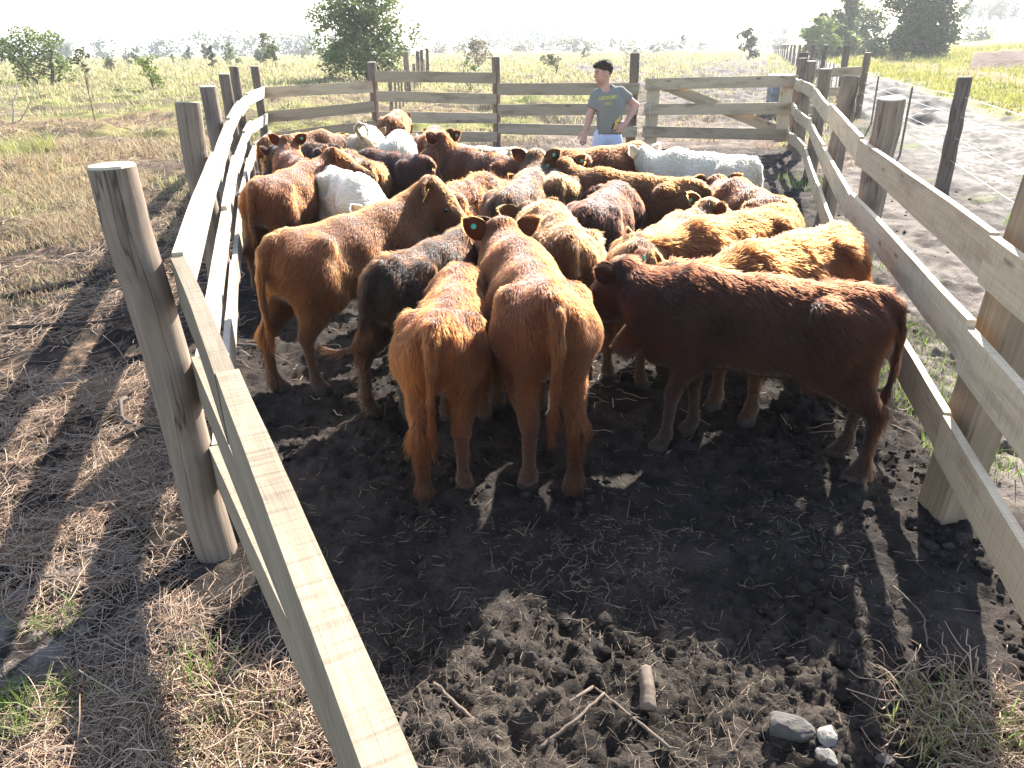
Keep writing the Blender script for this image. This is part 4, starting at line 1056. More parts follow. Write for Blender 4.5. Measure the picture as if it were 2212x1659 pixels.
    # hem: trim flat, wavy
    X, Y, Z = S.ax[0][:, None, None], S.ax[1][None, :, None], S.ax[2][None, None, :]
    hem = 1.035 + 0.015 * np.cos(X * 14) + 0 * Y - Z
    S.d = np.maximum(S.d, hem.astype(np.float32))
    # crew neck, sleeve ends
    S.cut((-0.05, -0.075, 1.575), 0.075, 0.01)
    ax = np.array([-0.06, -0.015, -0.145]); ax /= np.linalg.norm(ax); c = np.array([-0.205, -0.015, 1.325])
    pl = (X - c[0]) * ax[0] + (Y - c[1]) * ax[1] + (Z - c[2]) * ax[2]
    S.d = np.where((X < -0.12) & (Z < 1.45), np.maximum(S.d, pl), S.d).astype(np.float32)
    ax = np.array([0.115, 0.035, -0.083]); ax /= np.linalg.norm(ax); c = np.array([0.235, 0.05, 1.41])
    pl = (X - c[0]) * ax[0] + (Y - c[1]) * ax[1] + (Z - c[2]) * ax[2]
    S.d = np.where(X > 0.15, np.maximum(S.d, pl), S.d).astype(np.float32)
    V, F = S.surface(2)
    # folds
    fold = 0.0055 * (vn3(V * np.array([26, 20, 7.0]) + np.c_[V[:, 2] * 5, V[:, 2] * 0, V[:, 0] * 4], 9) - 0.5) + 0.004 * (vn3(V * np.array([55, 30, 18.0]), 5) - 0.5)
    nrm = V - np.array([0, 0, 0]); nrm[:, 2] = 0; nrm /= np.linalg.norm(nrm, axis=1)[:, None] + 1e-6
    V = V + nrm * (fold * 2.2 * sstep(1.5, 1.35, V[:, 2]))[:, None]
    cloth = plain('tshirt_cloth', (0.205, 0.205, 0.18), 0.95, 0.1, 0.12, 60)
    sh = mesh_np('shirt', V, F, [cloth], smooth=True, parent=root)
    bvh = BVHTree.FromPolygons(V.tolist(), F.tolist())
    def onto(pts, off):
        out = []
        for x, z in pts:
            hit = bvh.ray_cast(Vector((x, -0.5, z)), Vector((0, 1, 0)))
            out.append((x, (hit[0].y if hit[0] is not None else -0.1) - off, z))
        return out
    yel = plain('yellow_print', (0.62, 0.52, 0.06), 0.8, 0.2)
    for txt, xa, xb, za, zb, hh in (('AGRONOMIA', -0.128, 0.072, 1.415, 1.437, 0.041), ('UFSC', -0.060, 0.005, 1.367, 1.372, 0.030)):
        cu = bpy.data.curves.new('lettering', 'FONT'); cu.body = txt; cu.size = 1.0; cu.resolution_u = 2; cu.space_character = 1.15; cu.offset = 0.018
        to = bpy.data.objects.new('lettering_source', cu); COL.objects.link(to)
        dg = bpy.context.evaluated_depsgraph_get()
        me = bpy.data.meshes.new_from_object(to.evaluated_get(dg)); bpy.data.objects.remove(to)
        co = np.array([v.co for v in me.vertices]); x0, x1 = co[:, 0].min(), co[:, 0].max(); y0, y1 = co[:, 1].min(), co[:, 1].max()
        u = (co[:, 0] - x0) / (x1 - x0); xs = xa + (xb - xa) * u; zs = za + (zb - za) * u + (co[:, 1] - y0) / (y1 - y0) * hh
        ps = onto(zip(xs, zs), 0.0035)
        for v, p in zip(me.vertices, ps): v.co = p
        me.materials.clear(); me.materials.append(yel)
        o = bpy.data.objects.new('lettering', me); COL.objects.link(o); o.parent = sh
    # the yellow and dark print low on the shirt's side: two blots crossed by a dark band
    zx = lambda x, y: (-0.128 + (x - 260) / 490 * 0.2, 1.43 - (y - 360) / 490 * 0.2)
    def print_patch(poly, mat, off, name):
        pts = [zx(*p) for p in poly]; c = np.mean(pts, 0); ring = []
        for a, b in zip(pts, pts[1:] + pts[:1]):
            for u in (0, 0.5): ring.append((a[0] + (b[0] - a[0]) * u, a[1] + (b[1] - a[1]) * u))
        P3 = onto(ring, off) + onto([c], off); n = len(ring)
        mb = MB(); mb.add(P3, [[i, (i + 1) % n, n] for i in range(n)]); mb.build(name, mat, sh)
    dk = plain('dark_print', (0.018, 0.018, 0.02), 0.9, 0.1)
    print_patch([(700, 975), (800, 985), (880, 960), (880, 1085), (800, 1110), (690, 1175), (650, 1240), (636, 1150), (670, 1040)], dk, 0.003, 'emblem')
    print_patch([(885, 765), (886, 870), (850, 960), (825, 975), (770, 945), (735, 915), (738, 900), (790, 910), (840, 860)], yel, 0.0045, 'emblem')
    print_patch([(705, 950), (735, 960), (812, 1000), (808, 1080), (845, 1085), (760, 1115), (690, 1150), (715, 1060), (735, 985)], yel, 0.0045, 'emblem')
    # jeans
    S = SDF((-0.26, -0.2, 0.03), (0.26, 0.2, 1.12), 0.0115)
    S.cone((-0.05, 0, 1.02), (0.05, 0, 1.02), 0.108, 0.108, 0.03)
    for x in (-1, 1):
        S.chain([(0.082 * x, 0, 0.96), (0.098 * x, -0.01, 0.52), (0.105 * x, 0.015, 0.07)], [0.096, 0.076, 0.068], 0.03)
    V, F = S.surface(1)
    V = V + 0.004 * np.stack([vn3(V * np.array([30, 30, 40.0]), 4) - .5, vn3(V * np.array([30, 30, 40.0]), 6) - .5, 0 * V[:, 0]], 1)
    mesh_np('jeans', V, F, [plain('denim', (0.46, 0.54, 0.70), 0.9, 0.1, 0.2, 25)], smooth=True, parent=root)
    for x in (-1, 1):
        S = SDF((-0.22, -0.3, -0.02), (0.22, 0.15, 0.16), 0.012)
        S.cone((0.105 * x, 0.03, 0.05), (0.115 * x, -0.13, 0.035), 0.052, 0.042, 0.03); S.cone((0.105 * x, 0.02, 0.06), (0.105 * x, 0.02, 0.12), 0.05, 0.045, 0.02)
        V, F = S.surface(1); mesh_np('shoe', V, F, [plain('shoe_leather', (0.03, 0.024, 0.02), 0.6)], smooth=True, parent=root)
    # hair: a cap with short strands, longer on top
    S = SDF((-0.25, -0.18, 1.60), (0.10, 0.16, 1.86), 0.008)
    S.ell(P(-0.024, 0, 0.038), (0.101, 0.080, 0.086), 0.02, R3)
    S.ell(P(0.04, 0, 0.078), (0.056, 0.062, 0.032), 0.02, R3)
    V0 = None
    X, Y, Z = S.ax[0][:, None, None], S.ax[1][None, :, None], S.ax[2][None, None, :]
    a_ = (X - hc[0]) * hd[0] + (Y - hc[1]) * hd[1] + (Z - hc[2]) * hd[2]; c_ = (X - hc[0]) * uv_[0] + (Y - hc[1]) * uv_[1] + (Z - hc[2]) * uv_[2]
    S.d = np.maximum(S.d, np.maximum(-(c_ + 0.032 + np.clip(-a_ + 0.005, 0, .1) * 0.75), np.where(c_ < 0.062, a_ - 0.012 - np.clip(c_, 0, 1) * .9, -1))).astype(np.float32)
    V, F = S.surface(2)
    hm = plain('dark_hair', (0.045, 0.029, 0.020), 0.6, 0.3, 0.3, 60)
    ho = mesh_np('hair', V, F, [hm], smooth=True, parent=root)
    T = np.concatenate([F[:, [0, 1, 2]], F[:, [0, 2, 3]]]); r_ = np.random.default_rng(5); n = 2600
    pk = r_.integers(0, len(T), n); w = r_.dirichlet((1, 1, 1), n); rp = (V[T[pk]] * w[..., None]).sum(1)
    nn = rp - (hc - hd * 0.02); nn /= np.linalg.norm(nn, axis=1)[:, None]
    t = np.linspace(0, 1, 4)[None, :, None]
    pts = rp[:, None] + r_.uniform(.004, .016, n)[:, None, None] * (nn[:, None] * t * .7 + hd * t * 0.5 * sstep(.0, .1, rp[:, 2] - 1.70)[:, None, None] + np.array([0, 0, -.5]) * t * sstep(.1, 0, rp[:, 2] - 1.70)[:, None, None] + 0.35 * r_.normal(0, 1, (n, 1, 3)) * t)
    c = bpy.data.hair_curves.new('hair_strands'); c.add_curves([4] * n)
    c.attributes['position'].data.foreach_set('vector', np.ascontiguousarray(pts, np.float32).ravel())
    c.attributes.new('radius', 'FLOAT', 'POINT').data.foreach_set('value', np.full(n * 4, 0.0012, np.float32))
    c.materials.append(hm); o = bpy.data.objects.new('strands', c); COL.objects.link(o); o.parent = ho
build_man()
# ---------------------------------------------------------------- plants
def leaf_cloud(cent, rad, n, size, r_, cols, flat=0.75, shell=0.55):
    """leaf quads through a set of ellipsoid clumps; returns V, F, colours"""
    cent = np.asarray(cent, float); rad = np.asarray(rad, float)
    vol = rad.prod(1) ** 0.67 if rad.ndim == 2 else rad ** 2
    k = r_.choice(len(cent), n, p=vol / vol.sum())
    d = r_.normal(0, 1, (n, 3)); d /= np.linalg.norm(d, axis=1)[:, None]
    rr = (shell + (1 - shell) * r_.random(n)) ** 1.0 * r_.uniform(0.75, 1.12, n)
    p = cent[k] + d * rr[:, None] * (rad[k] if rad.ndim == 2 else rad[k][:, None])
    # gaps where a noise field is low
    keep = vn3(p * (1.3 / np.mean(rad)) + 5, 8) > 0.36
    p = p[keep]; k = k[keep]; n = len(p)
    a = r_.normal(0, 1, (n, 3)); a[:, 2] *= 0.6; a /= np.linalg.norm(a, axis=1)[:, None]
    b = np.cross(a, r_.normal(0, 1, (n, 3))); b /= np.linalg.norm(b, axis=1)[:, None]
    s = size * r_.uniform(0.6, 1.3, n)[:, None]
    V = np.stack([p - a * s, p + b * s * 0.42, p + a * s, p - b * s * 0.42], 1).reshape(-1, 3)
    F = np.arange(4 * n).reshape(n, 4)
    cl = np.array(cols); t = np.clip(r_.random(len(cent))[k] * 0.7 + 0.5 * r_.random(n) - 0.1, 0, 1)
    c = cl[0] * (1 - t[:, None]) + cl[1] * t[:, None]; c = c * r_.uniform(0.75, 1.25, (n, 1))
    return V, F, np.repeat(c, 4, 0)

DARKG = ((0.030, 0.055, 0.018), (0.075, 0.105, 0.030)); MIDG = ((0.050, 0.085, 0.022), (0.13, 0.165, 0.040)); OLIVE = ((0.085, 0.095, 0.04), (0.16, 0.15, 0.065)); BROWNISH = ((0.12, 0.095, 0.06), (0.20, 0.15, 0.09)); LIMEG = ((0.12, 0.17, 0.03), (0.24, 0.27, 0.06)); BLUISH = ((0.045, 0.065, 0.035), (0.085, 0.11, 0.05))

def tree(name, label, cat, x, y, h, w, clumps, leaves, lsize, cols, trunks=((0, 0, 0.12),), seed=0, bark=None, low=0.12, group=None, crown_top=0.0, flatten=1.0, lean=0.0):
    """trunk(s) with limbs reaching into clumps of leaves"""
    r_ = np.random.default_rng(seed + 4000)
    root = empty(name, (x, y, bz(x, y))); tag(root, label, cat, group)
    C = []; Rr = []
    for i in range(clumps):
        u = (i + 0.5) / clumps; z = h * (low + (1 - low) * (u ** 0.85)); 
        prof = math.sin(math.pi * min(1, (0.18 + 0.80 * (1 - abs(2 * u - 0.85) ** 1.6 * .75)) * .5)) if crown_top == 0 else (1 - u) ** 0.7 + 0.08
        a = r_.random() * 2 * math.pi; q = w * 0.5 * prof * r_.uniform(0.25, 0.78)
        C.append((q * math.cos(a) + lean * z, q * math.sin(a), z)); k = w * r_.uniform(0.13, 0.23) * (0.5 + 0.6 * prof)
        Rr.append((k, k, k * 0.72 * flatten))
    V, F, c = leaf_cloud(C, Rr, leaves, lsize, r_, cols)
    V[:, 2] = np.maximum(V[:, 2], 0.03)
    mesh_np('crown', V, F, [M_LEAF], col=c, parent=root)
    mb = MB()
    for (tx, ty, tr) in trunks:
        top = np.array((tx * 3 + r_.normal(0, .05) * w * .3 + lean * h, ty * 3, h * 0.80))
        pts = [np.array((tx, ty, -0.15)) * (1 - u) + top * u + (r_.normal(0, .02 * w, 3) * np.array([1, 1, 0]) if 0 < u < 1 else 0) for u in np.linspace(0, 1, 6)]
        tube(mb, pts, np.linspace(tr, tr * 0.25, 6), 7, True, .1, seed)
        for j in r_.choice(clumps, min(clumps, 9), replace=False):
            u = np.clip(C[j][2] / (h * .8) * 0.55, 0.12, 0.9); b0 = np.array((tx, ty, 0)) * (1 - u) + top * u
            m = (b0 + np.array(C[j])) / 2 + np.array([0, 0, -0.04 * h])
            tube(mb, [b0, m, C[j]], [tr * (1 - u * .75) * .5, tr * .25, tr * .1], 5, False, .1, seed + int(j))
    mb.build('trunk', bark or M_BARK, root, True)
    return root

def copy_tree(o, parent=None):
    c = o.copy(); COL.objects.link(c)
    if parent is not None: c.parent = parent; c.matrix_parent_inverse = Matrix()
    for ch in list(o.children): copy_tree(ch, c)
    return c
def place(o, x, y, s, label=None, group=None):
    c = copy_tree(o); c.location = (x, y, bz(x, y)); c.scale = (s, s, s * random.uniform(.85, 1.15)); c.rotation_euler = (0, 0, random.uniform(0, 6.28))
    if label: c['label'] = label
    if group: c['group'] = group
    return c

tree('broadleaf_tree', 'tall loose-crowned tree rising out of the frame behind the far plank fence', 'tree', -9.6, 54, 5.7, 7.8, 48, 17000, 0.15, [(0.075, 0.105, 0.035), (0.16, 0.19, 0.06)], ((0.1, 0, .14), (-.45, .2, .10), (.5, 0, .09)), 1, low=0.08)
tree('broad_tree', 'big dense dark tree standing in the long grass right of the mud track', 'tree', 47.0, 93, 8.7, 9.6, 70, 24000, 0.24, DARKG, ((0, 0, .3), (.8, 0, .2)), 2, low=0.05)
tree('conifer', 'dark pointed conifer among the bushes left of the big dense tree', 'tree', 46.5, 112, 8.6, 5.6, 40, 14000, 0.22, MIDG, ((0, 0, .2),), 3, crown_top=1, low=0.03)
for i, (x, y, h, w, lab, cl) in enumerate([
        (40.0, 104, 4.8, 6.0, 'light green bush at the left end of the roadside thicket', LIMEG), (42.6, 108, 5.6, 5.6, 'rounded mid green bush second in the roadside thicket', MIDG),
        (44.4, 106, 3.2, 3.6, 'low bright bush at the foot of the pointed conifer', LIMEG), (51.0, 118, 6.8, 8.5, 'wide mid green tree between the conifer and the big dense tree', MIDG), (49.5, 101, 3.6, 3.6, 'small pale leaved bush just left of the big dense tree', OLIVE),
        (47.6, 104, 2.4, 3.2, 'low dark bush in front of the conifer', MIDG)]):
    tree('thicket_bush', lab, 'bush', x, y, h, w, 26, 8000, 0.22, cl, ((0, 0, .12),), 10 + i, low=0.08, group='bushes of the roadside thicket')
tree('wild_bush', 'spreading green bush leaning on a dark stem at the left edge of the pasture', 'bush', -30.0, 51.5, 3.3, 4.8, 22, 4600, 0.12, [(0.085, 0.12, 0.035), (0.18, 0.215, 0.06)], ((.5, 0, .14), (-.3, 0, .08)), 20, low=0.12, lean=-0.15)
tree('wild_bush', 'pale stemmed thin bush in front of the spreading green one at far left', 'bush', -15.3, 23.5, 1.55, 2.3, 12, 750, 0.055, OLIVE, ((.3, 0, .03), (.45, 0, .025), (-.5, 0, .02)), 21, bark=M_BARKPALE, low=0.3)
tree('sapling', 'thin bare-stemmed sapling with a few leaves on top in the left pasture', 'sapling', -12.0, 22.7, 2.1, 0.75, 7, 260, 0.06, OLIVE, ((0, 0, .018),), 22, low=0.72)
tree('wild_bush', 'bright green upright bush in the left pasture', 'bush', -19.0, 42.5, 1.9, 1.6, 9, 700, 0.09, LIMEG, ((0, 0, .06),), 23, low=0.15)
tree('young_pine', 'small dark pine alone on the left skyline', 'tree', -37, 101, 2.7, 1.6, 12, 900, 0.14, BLUISH, ((0, 0, .09),), 24, crown_top=1, low=0.15)
tree('wild_bush', 'feathery light tree left of the tall loose-crowned tree', 'tree', -26.5, 88, 3.6, 3.6, 12, 1000, 0.16, OLIVE, ((0, 0, .07), (.5, 0, .05)), 25, low=0.35, bark=M_BARKPALE)
tree('wild_bush', 'small round-topped green tree on a bare stem left of the tall loose-crowned tree', 'tree', -22.5, 78, 2.5, 2.0, 8, 700, 0.13, MIDG, ((0, 0, .05),), 26, low=0.5)
tree('umbrella_bush', 'flat-topped olive bush on a short trunk beyond the far plank fence', 'bush', 3.15, 56, 1.5, 1.9, 9, 1500, 0.06, OLIVE, ((.15, 0, .06),), 27, low=0.62, flatten=.7)
tree('wild_bush', 'leafy green shrub just left of the middle post of the far plank fence', 'bush', -1.75, 37, 1.45, 1.15, 8, 420, 0.07, MIDG, ((0, 0, .025),), 28, low=0.12)
tree('wild_bush', 'wide brownish bush on the middle of the skyline', 'bush', -3.6, 96, 2.9, 4.6, 16, 2400, 0.14, BROWNISH, ((0, 0, .07),), 29, low=0.1)
tree('wild_bush', 'pale bare-twigged shrub on the skyline above the man', 'bush', 9.6, 62, 2.3, 2.4, 12, 380, 0.06, BROWNISH, ((-.3, 0, .03), (.1, 0, .035), (.35, 0, .03), (.55, 0, .02)), 30, bark=M_BARKPALE, low=0.3)
tree('wild_bush', 'dark bushy tree at the end of the lane beside the wire fence', 'tree', 33.5, 113, 4.0, 3.9, 16, 2600, 0.18, DARKG, ((.3, 0, .12),), 31, low=0.06)
# scattered scrub along the skyline: four shapes, copied
protos = [tree('scrub_bush', 'small bush of the scattered scrub dotting the pasture towards the skyline', 'bush', -60 + 4 * i, 130 + 20 * i, h, w, 10, 900, 0.16, cl, ((0, 0, .06),), 40 + i, low=lw, group='scrub bushes towards the skyline') for i, (h, w, cl, lw) in enumerate([(2.6, 2.6, MIDG, .1), (3.4, 2.2, BLUISH, .3), (1.8, 2.8, OLIVE, .05), (2.2, 1.6, LIMEG, .2)])]
rs_ = np.random.default_rng(77)
for i in range(40):
    d = rs_.uniform(95, 330); az = rs_.uniform(-0.72, 0.36)
    x, y = d * math.sin(az), d * math.cos(az)
    if road_s(x, y) > -4: continue
    place(protos[i % 4], x, y, rs_.uniform(0.45, 1.0) * (1 + d / 420))
# eucalyptus plantation at the right
def gum(seed, label, group, x, y):
    r_ = np.random.default_rng(seed); h = 15.0
    root = empty('eucalyptus', (x, y, bz(x, y))); tag(root, label, 'tree', group)
    C = [(r_.normal(0, .8), r_.normal(0, .8), h * (0.58 + 0.42 * (i + .5) / 12)) for i in range(12)]
    Rr = [(k, k, k * .9) for k in r_.uniform(0.7, 1.35, 12)]
    V, F, c = leaf_cloud(C, Rr, 1500, 0.33, r_, BLUISH); mesh_np('crown', V, F, [M_LEAF], col=c, parent=root)
    mb = MB(); tube(mb, [(0, 0, -.2), (.1, 0, h * .35), (-.05, .1, h * .7), (0, 0, h * .96)], [.19, .15, .10, .04], 7)
    for q in C[:7]: tube(mb, [(0, 0, q[2] - 1.8), (q[0] * .5, q[1] * .5, q[2] - .8), q], [.06, .05, .02], 4, False)
    mb.build('trunk', M_BARKPALE, root, True); return root
ga = [gum(60 + i, 'tall bare-trunked eucalyptus in the plantation at the far right edge', 'eucalyptus trees of the plantation', 196 + 5 * i, 330 + 6 * i) for i in range(3)]
for i in range(22):
    place(ga[i % 3], 191 + 1.6 * i + random.uniform(-1.5, 1.5), 325 + random.uniform(-10, 40), random.uniform(0.8, 1.12), 'tall bare-trunked eucalyptus in the plantation at the far right edge', 'eucalyptus trees of the plantation')
for i in range(9):
    place(ga[i % 3], 136 + 2.6 * i + random.uniform(-1.5, 1.5), 400 + random.uniform(-8, 20), random.uniform(0.6, 0.85), 'hazy eucalyptus in the distant row above the road fence', 'eucalyptus trees of the distant row')
# far woods
def wood_line(label, x0, y0, x1, y1, h, n, size, seed, cols, depth=14):
    r_ = np.random.default_rng(seed); m = 46
    u = r_.random(m); C = np.stack([x0 + (x1 - x0) * u, y0 + (y1 - y0) * u + r_.normal(0, depth / 3, m), 0 * u], 1)
    C[:, 2] = [bz(a, b) for a, b in C[:, :2]]; k = h * r_.uniform(0.3, 0.62, m); C[:, 2] += k * 0.8
    V, F, c = leaf_cloud(C, np.stack([k * 1.25, k, k], 1), n, size, r_, cols)
    tag(mesh_np('distant_wood', V, F, [M_LEAF], col=c), label, 'wood', kind='stuff')
wood_line('low scrubby wood along the left skyline', -330, 300, -150, 370, 10, 9000, 0.8, 1, BLUISH)
wood_line('hazy blue wood on the skyline left of the tall tree', -150, 360, -70, 400, 12, 5000, 0.9, 2, BLUISH)
wood_line('pale hazy wood far off above the middle of the pasture', -30, 560, 55, 600, 26, 6000, 1.3, 3, BLUISH)
wood_line('low hedge of scrub along the skyline behind the gate', -60, 330, 120, 330, 6, 8000, 0.6, 4, OLIVE)
wood_line('young green plantation below the eucalyptus', 105, 190, 215, 200, 3.6, 5000, 0.4, 5, MIDG, 8)

# ---------------------------------------------------------------- grass
def blades(name, label, px, py, hgt, wid, cols, seed, lean=0.75, cat='grass', kind='stuff'):
    r_ = np.random.default_rng(seed); n = len(px)
    a = r_.uniform(0, 2 * math.pi, n); ln = hgt * r_.uniform(0.5, 1.25, n); le = lean * r_.uniform(0.2, 1.4, n)
    dx, dy = np.cos(a), np.sin(a); b = a + math.pi / 2 + r_.normal(0, .5, n); wx, wy = np.cos(b), np.sin(b)
    z = ground_z(px, py) - 0.01
    rows = []
    for t, wv in ((0, 1.0), (0.55, 0.75), (1.0, 0.12)):
        ox = dx * ln * le * t ** 1.8; oy = dy * ln * le * t ** 1.8; oz = ln * (t - 0.30 * le * t * t)
        for sg in (-1, 1): rows.append(np.stack([px + ox + sg * wx * wid * wv * .5, py + oy + sg * wy * wid * wv * .5, z + oz], 1))
    V = np.stack(rows, 1).reshape(-1, 3)
    o = np.arange(n)[:, None] * 6
    F = np.concatenate([o + np.array([[0, 1, 3, 2]]), o + np.array([[2, 3, 5, 4]])])
    cl = np.array(cols); t = r_.random(n); i0 = np.minimum((t * (len(cl) - 1)).astype(int), len(cl) - 2); f_ = (t * (len(cl) - 1) - i0)[:, None]
    c = (cl[i0] * (1 - f_) + cl[i0 + 1] * f_) * r_.uniform(.8, 1.2, (n, 1))
    return tag(mesh_np(name, V, F, [M_GRASS], col=np.repeat(c, 6, 0)), label, cat, kind=kind)
DRY = [(0.30, 0.235, 0.125), (0.36, 0.30, 0.16), (0.24, 0.175, 0.09)]; GREEN = [(0.10, 0.17, 0.03), (0.20, 0.27, 0.06), (0.14, 0.20, 0.05)]; MIXED = [(0.42, 0.35, 0.21), (0.36, 0.32, 0.16), (0.27, 0.28, 0.10)]; BROWN = [(0.22, 0.130, 0.085), (0.34, 0.225, 0.15), (0.27, 0.205, 0.11)]
rg = np.random.default_rng(31)
def field(n, d0, d1, az0, az1, seed):
    r_ = np.random.default_rng(seed); d = d0 * (d1 / d0) ** r_.random(n); az = r_.uniform(az0, az1, n)
    return d * np.sin(az), d * np.cos(az)
def keep_out(x, y):
    s = road_s(x, y)
    inpen = (x > xl(y) - 0.5) & (x < xr(y) + 0.2) & (y < 15.8)
    return ~inpen & ~((s > -0.1) & (s < 4.3)) & ~((s > 8.3) & (s < 11)) 
x, y = field(90000, 7, 40, -0.80, 0.45, 1); m = keep_out(x, y) & (vn2(x * .5, y * .5, 3) * .6 + vn2(x * 2, y * 2, 4) * .4 > 0.46 + 0.13 * ((road_s(x, y) > -9) & (y < 45) & (y > 14))); x, y = x[m], y[m]; d = np.hypot(x, y)
g = vn2(x * .16 + 3, y * .16, 14) + 0.012 * (d - 16) + rg.normal(0, .12, len(d))
for nm, lab, mm, cols in (('grass', 'tawny and brown dry grass over the rough pasture', g < .5, BROWN), ('grass', 'yellow green tufted grass over the rough pasture', g >= .5, MIXED)):
    blades(nm, lab, x[mm], y[mm], (0.05 + 0.008 * d[mm] * rg.uniform(.35, 1, mm.sum())) * (0.35 + 1.3 * vn2(x[mm] * .9, y[mm] * .9, 9) ** 2), 0.0018 + 0.00085 * d[mm], cols, 5)
x, y = field(80000, 4.2, 20, -0.85, -0.25, 11); m = keep_out(x, y) & (xl(y) - x > 1.6) & (vn2(x * .8, y * .8, 13) > .2) & (vn2(x * 1.1, y * 1.1, 17) * .6 + .4 * rg.random(len(x)) < 1.1 * sstep(3.8, 10.5, y)); x, y = x[m], y[m]; d = np.hypot(x, y)
blades('grass', 'short brown and tawny grass of the rough ground left of the pen', x, y, .04 + .012 * d, .002 + .0007 * d, BROWN + MIXED[:2], 10, .9)
x, y = field(60000, 38, 260, -0.80, 0.36, 2); m = keep_out(x, y) & (vn2(x * .12, y * .12, 3) > .22) & ~((road_s(x, y) > -7.5) & (rg.random(len(x)) < .75)); x, y = x[m], y[m]; d = np.hypot(x, y)
blades('grass', 'pale sunlit grass of the distant pasture', x, y, 0.18 + 0.0034 * d, 0.00125 * d, MIXED, 6)
x, y = field(60000, 10, 150, 0.36, 0.95, 3); s = road_s(x, y); m = (s > 4.2) & ~((s > 8.2) & (s < 11.0) & (rg.random(len(s)) < .8)); x, y = x[m], y[m]; d = np.hypot(x, y)
m = ~((x / y > 0.578) & (y > 55) & (y < 101)); x, y, d = x[m], y[m], d[m]
blades('grass', 'long yellow green grass right of the mud track', x, y, 0.10 + 0.0055 * d, 0.002 + 0.0009 * d, [(0.27, 0.25, 0.06), (0.20, 0.22, 0.05), (0.33, 0.27, 0.09)], 7)
# green grass strip along the foot of the road fence and in the lane
x, y = field(16000, 16, 160, 0.24, 0.42, 4); s = road_s(x, y); m = (s > -2.2) & (s < 0.2) & (y > 16); x, y = x[m], y[m]; d = np.hypot(x, y)
blades('grass', 'bright grass strip along the foot of the roadside wire fence', x, y, 0.10 + .004 * d, .002 + .0009 * d, MIXED, 8)
def patch(cx, cy, rx_, ry_, n, seed):
    r_ = np.random.default_rng(seed); q = np.sqrt(r_.random(n)) ; a = r_.uniform(0, 2 * math.pi, n)
    return cx + rx_ * q * np.cos(a), cy + ry_ * q * np.sin(a)
for i, (cx_, cy_, a_, b_, n_, h_, cols, lab) in enumerate([
        (-1.62, 1.76, .26, .12, 260, .10, GREEN, 'green grass tuft at the left edge of the foreground'), (-1.05, 1.86, .16, .10, 50, .17, GREEN, 'broad bladed green grass beside the near rail'),
        (-0.86, 1.62, .20, .16, 420, .10, [(0.30, 0.27, 0.12), (0.2, 0.25, 0.07), (0.36, 0.30, 0.17)], 'pale green grass clump under the near rail'), (-1.75, 2.15, .12, .1, 40, .12, GREEN, 'few green blades on the ashy sand'),
        (1.38, 1.62, .22, .17, 260, .14, [(0.30, 0.27, 0.12), (0.15, 0.22, 0.05), (0.36, 0.28, 0.16)], 'grass clump in the bottom right corner'),
        (2.85, 4.9, .3, .7, 420, .10, GREEN, 'bright green grass outside the right rails'), (2.5, 4.0, .25, .45, 300, .09, GREEN, 'bright green grass by the second right post'),
        (3.6, 7.2, .3, .8, 240, .12, GREEN, 'green grass further along outside the right rails'), (2.35, 3.3, .2, .3, 160, .1, GREEN, 'green blades by the squared post'),
        (6.1, 8.5, .35, .3, 160, .16, GREEN, 'round green tuft beside the mud track'), (8.3, 11.4, .5, .4, 260, .2, GREEN, 'green tuft in the ruts of the track'), (7.4, 9.6, .5, .35, 200, .18, GREEN, 'second green tuft in the ruts of the track'),
        (4.6, 11.5, .4, .8, 220, .12, GREEN, 'green blades on wet ground inside the far right corner'),
        (-9.9, 15.2, .75, 1.1, 800, .5, [(0.34, 0.34, 0.10), (0.22, 0.26, 0.07), (0.40, 0.38, 0.16)], 'tall yellow green fern clump at the left edge'),
        (-5.2, 10.0, .9, 1.2, 420, .14, BROWN, 'brown grass tussock left of the curved rails')]):
    x, y = patch(cx_, cy_, a_, b_, n_, 300 + i)
    blades('grass', lab, x, y, h_, 0.004 + 0.00045 * cy_, cols, 320 + i, lean=0.8)
# tussocks of dead grass on the pasture, dark at heart
rt_ = np.random.default_rng(12)
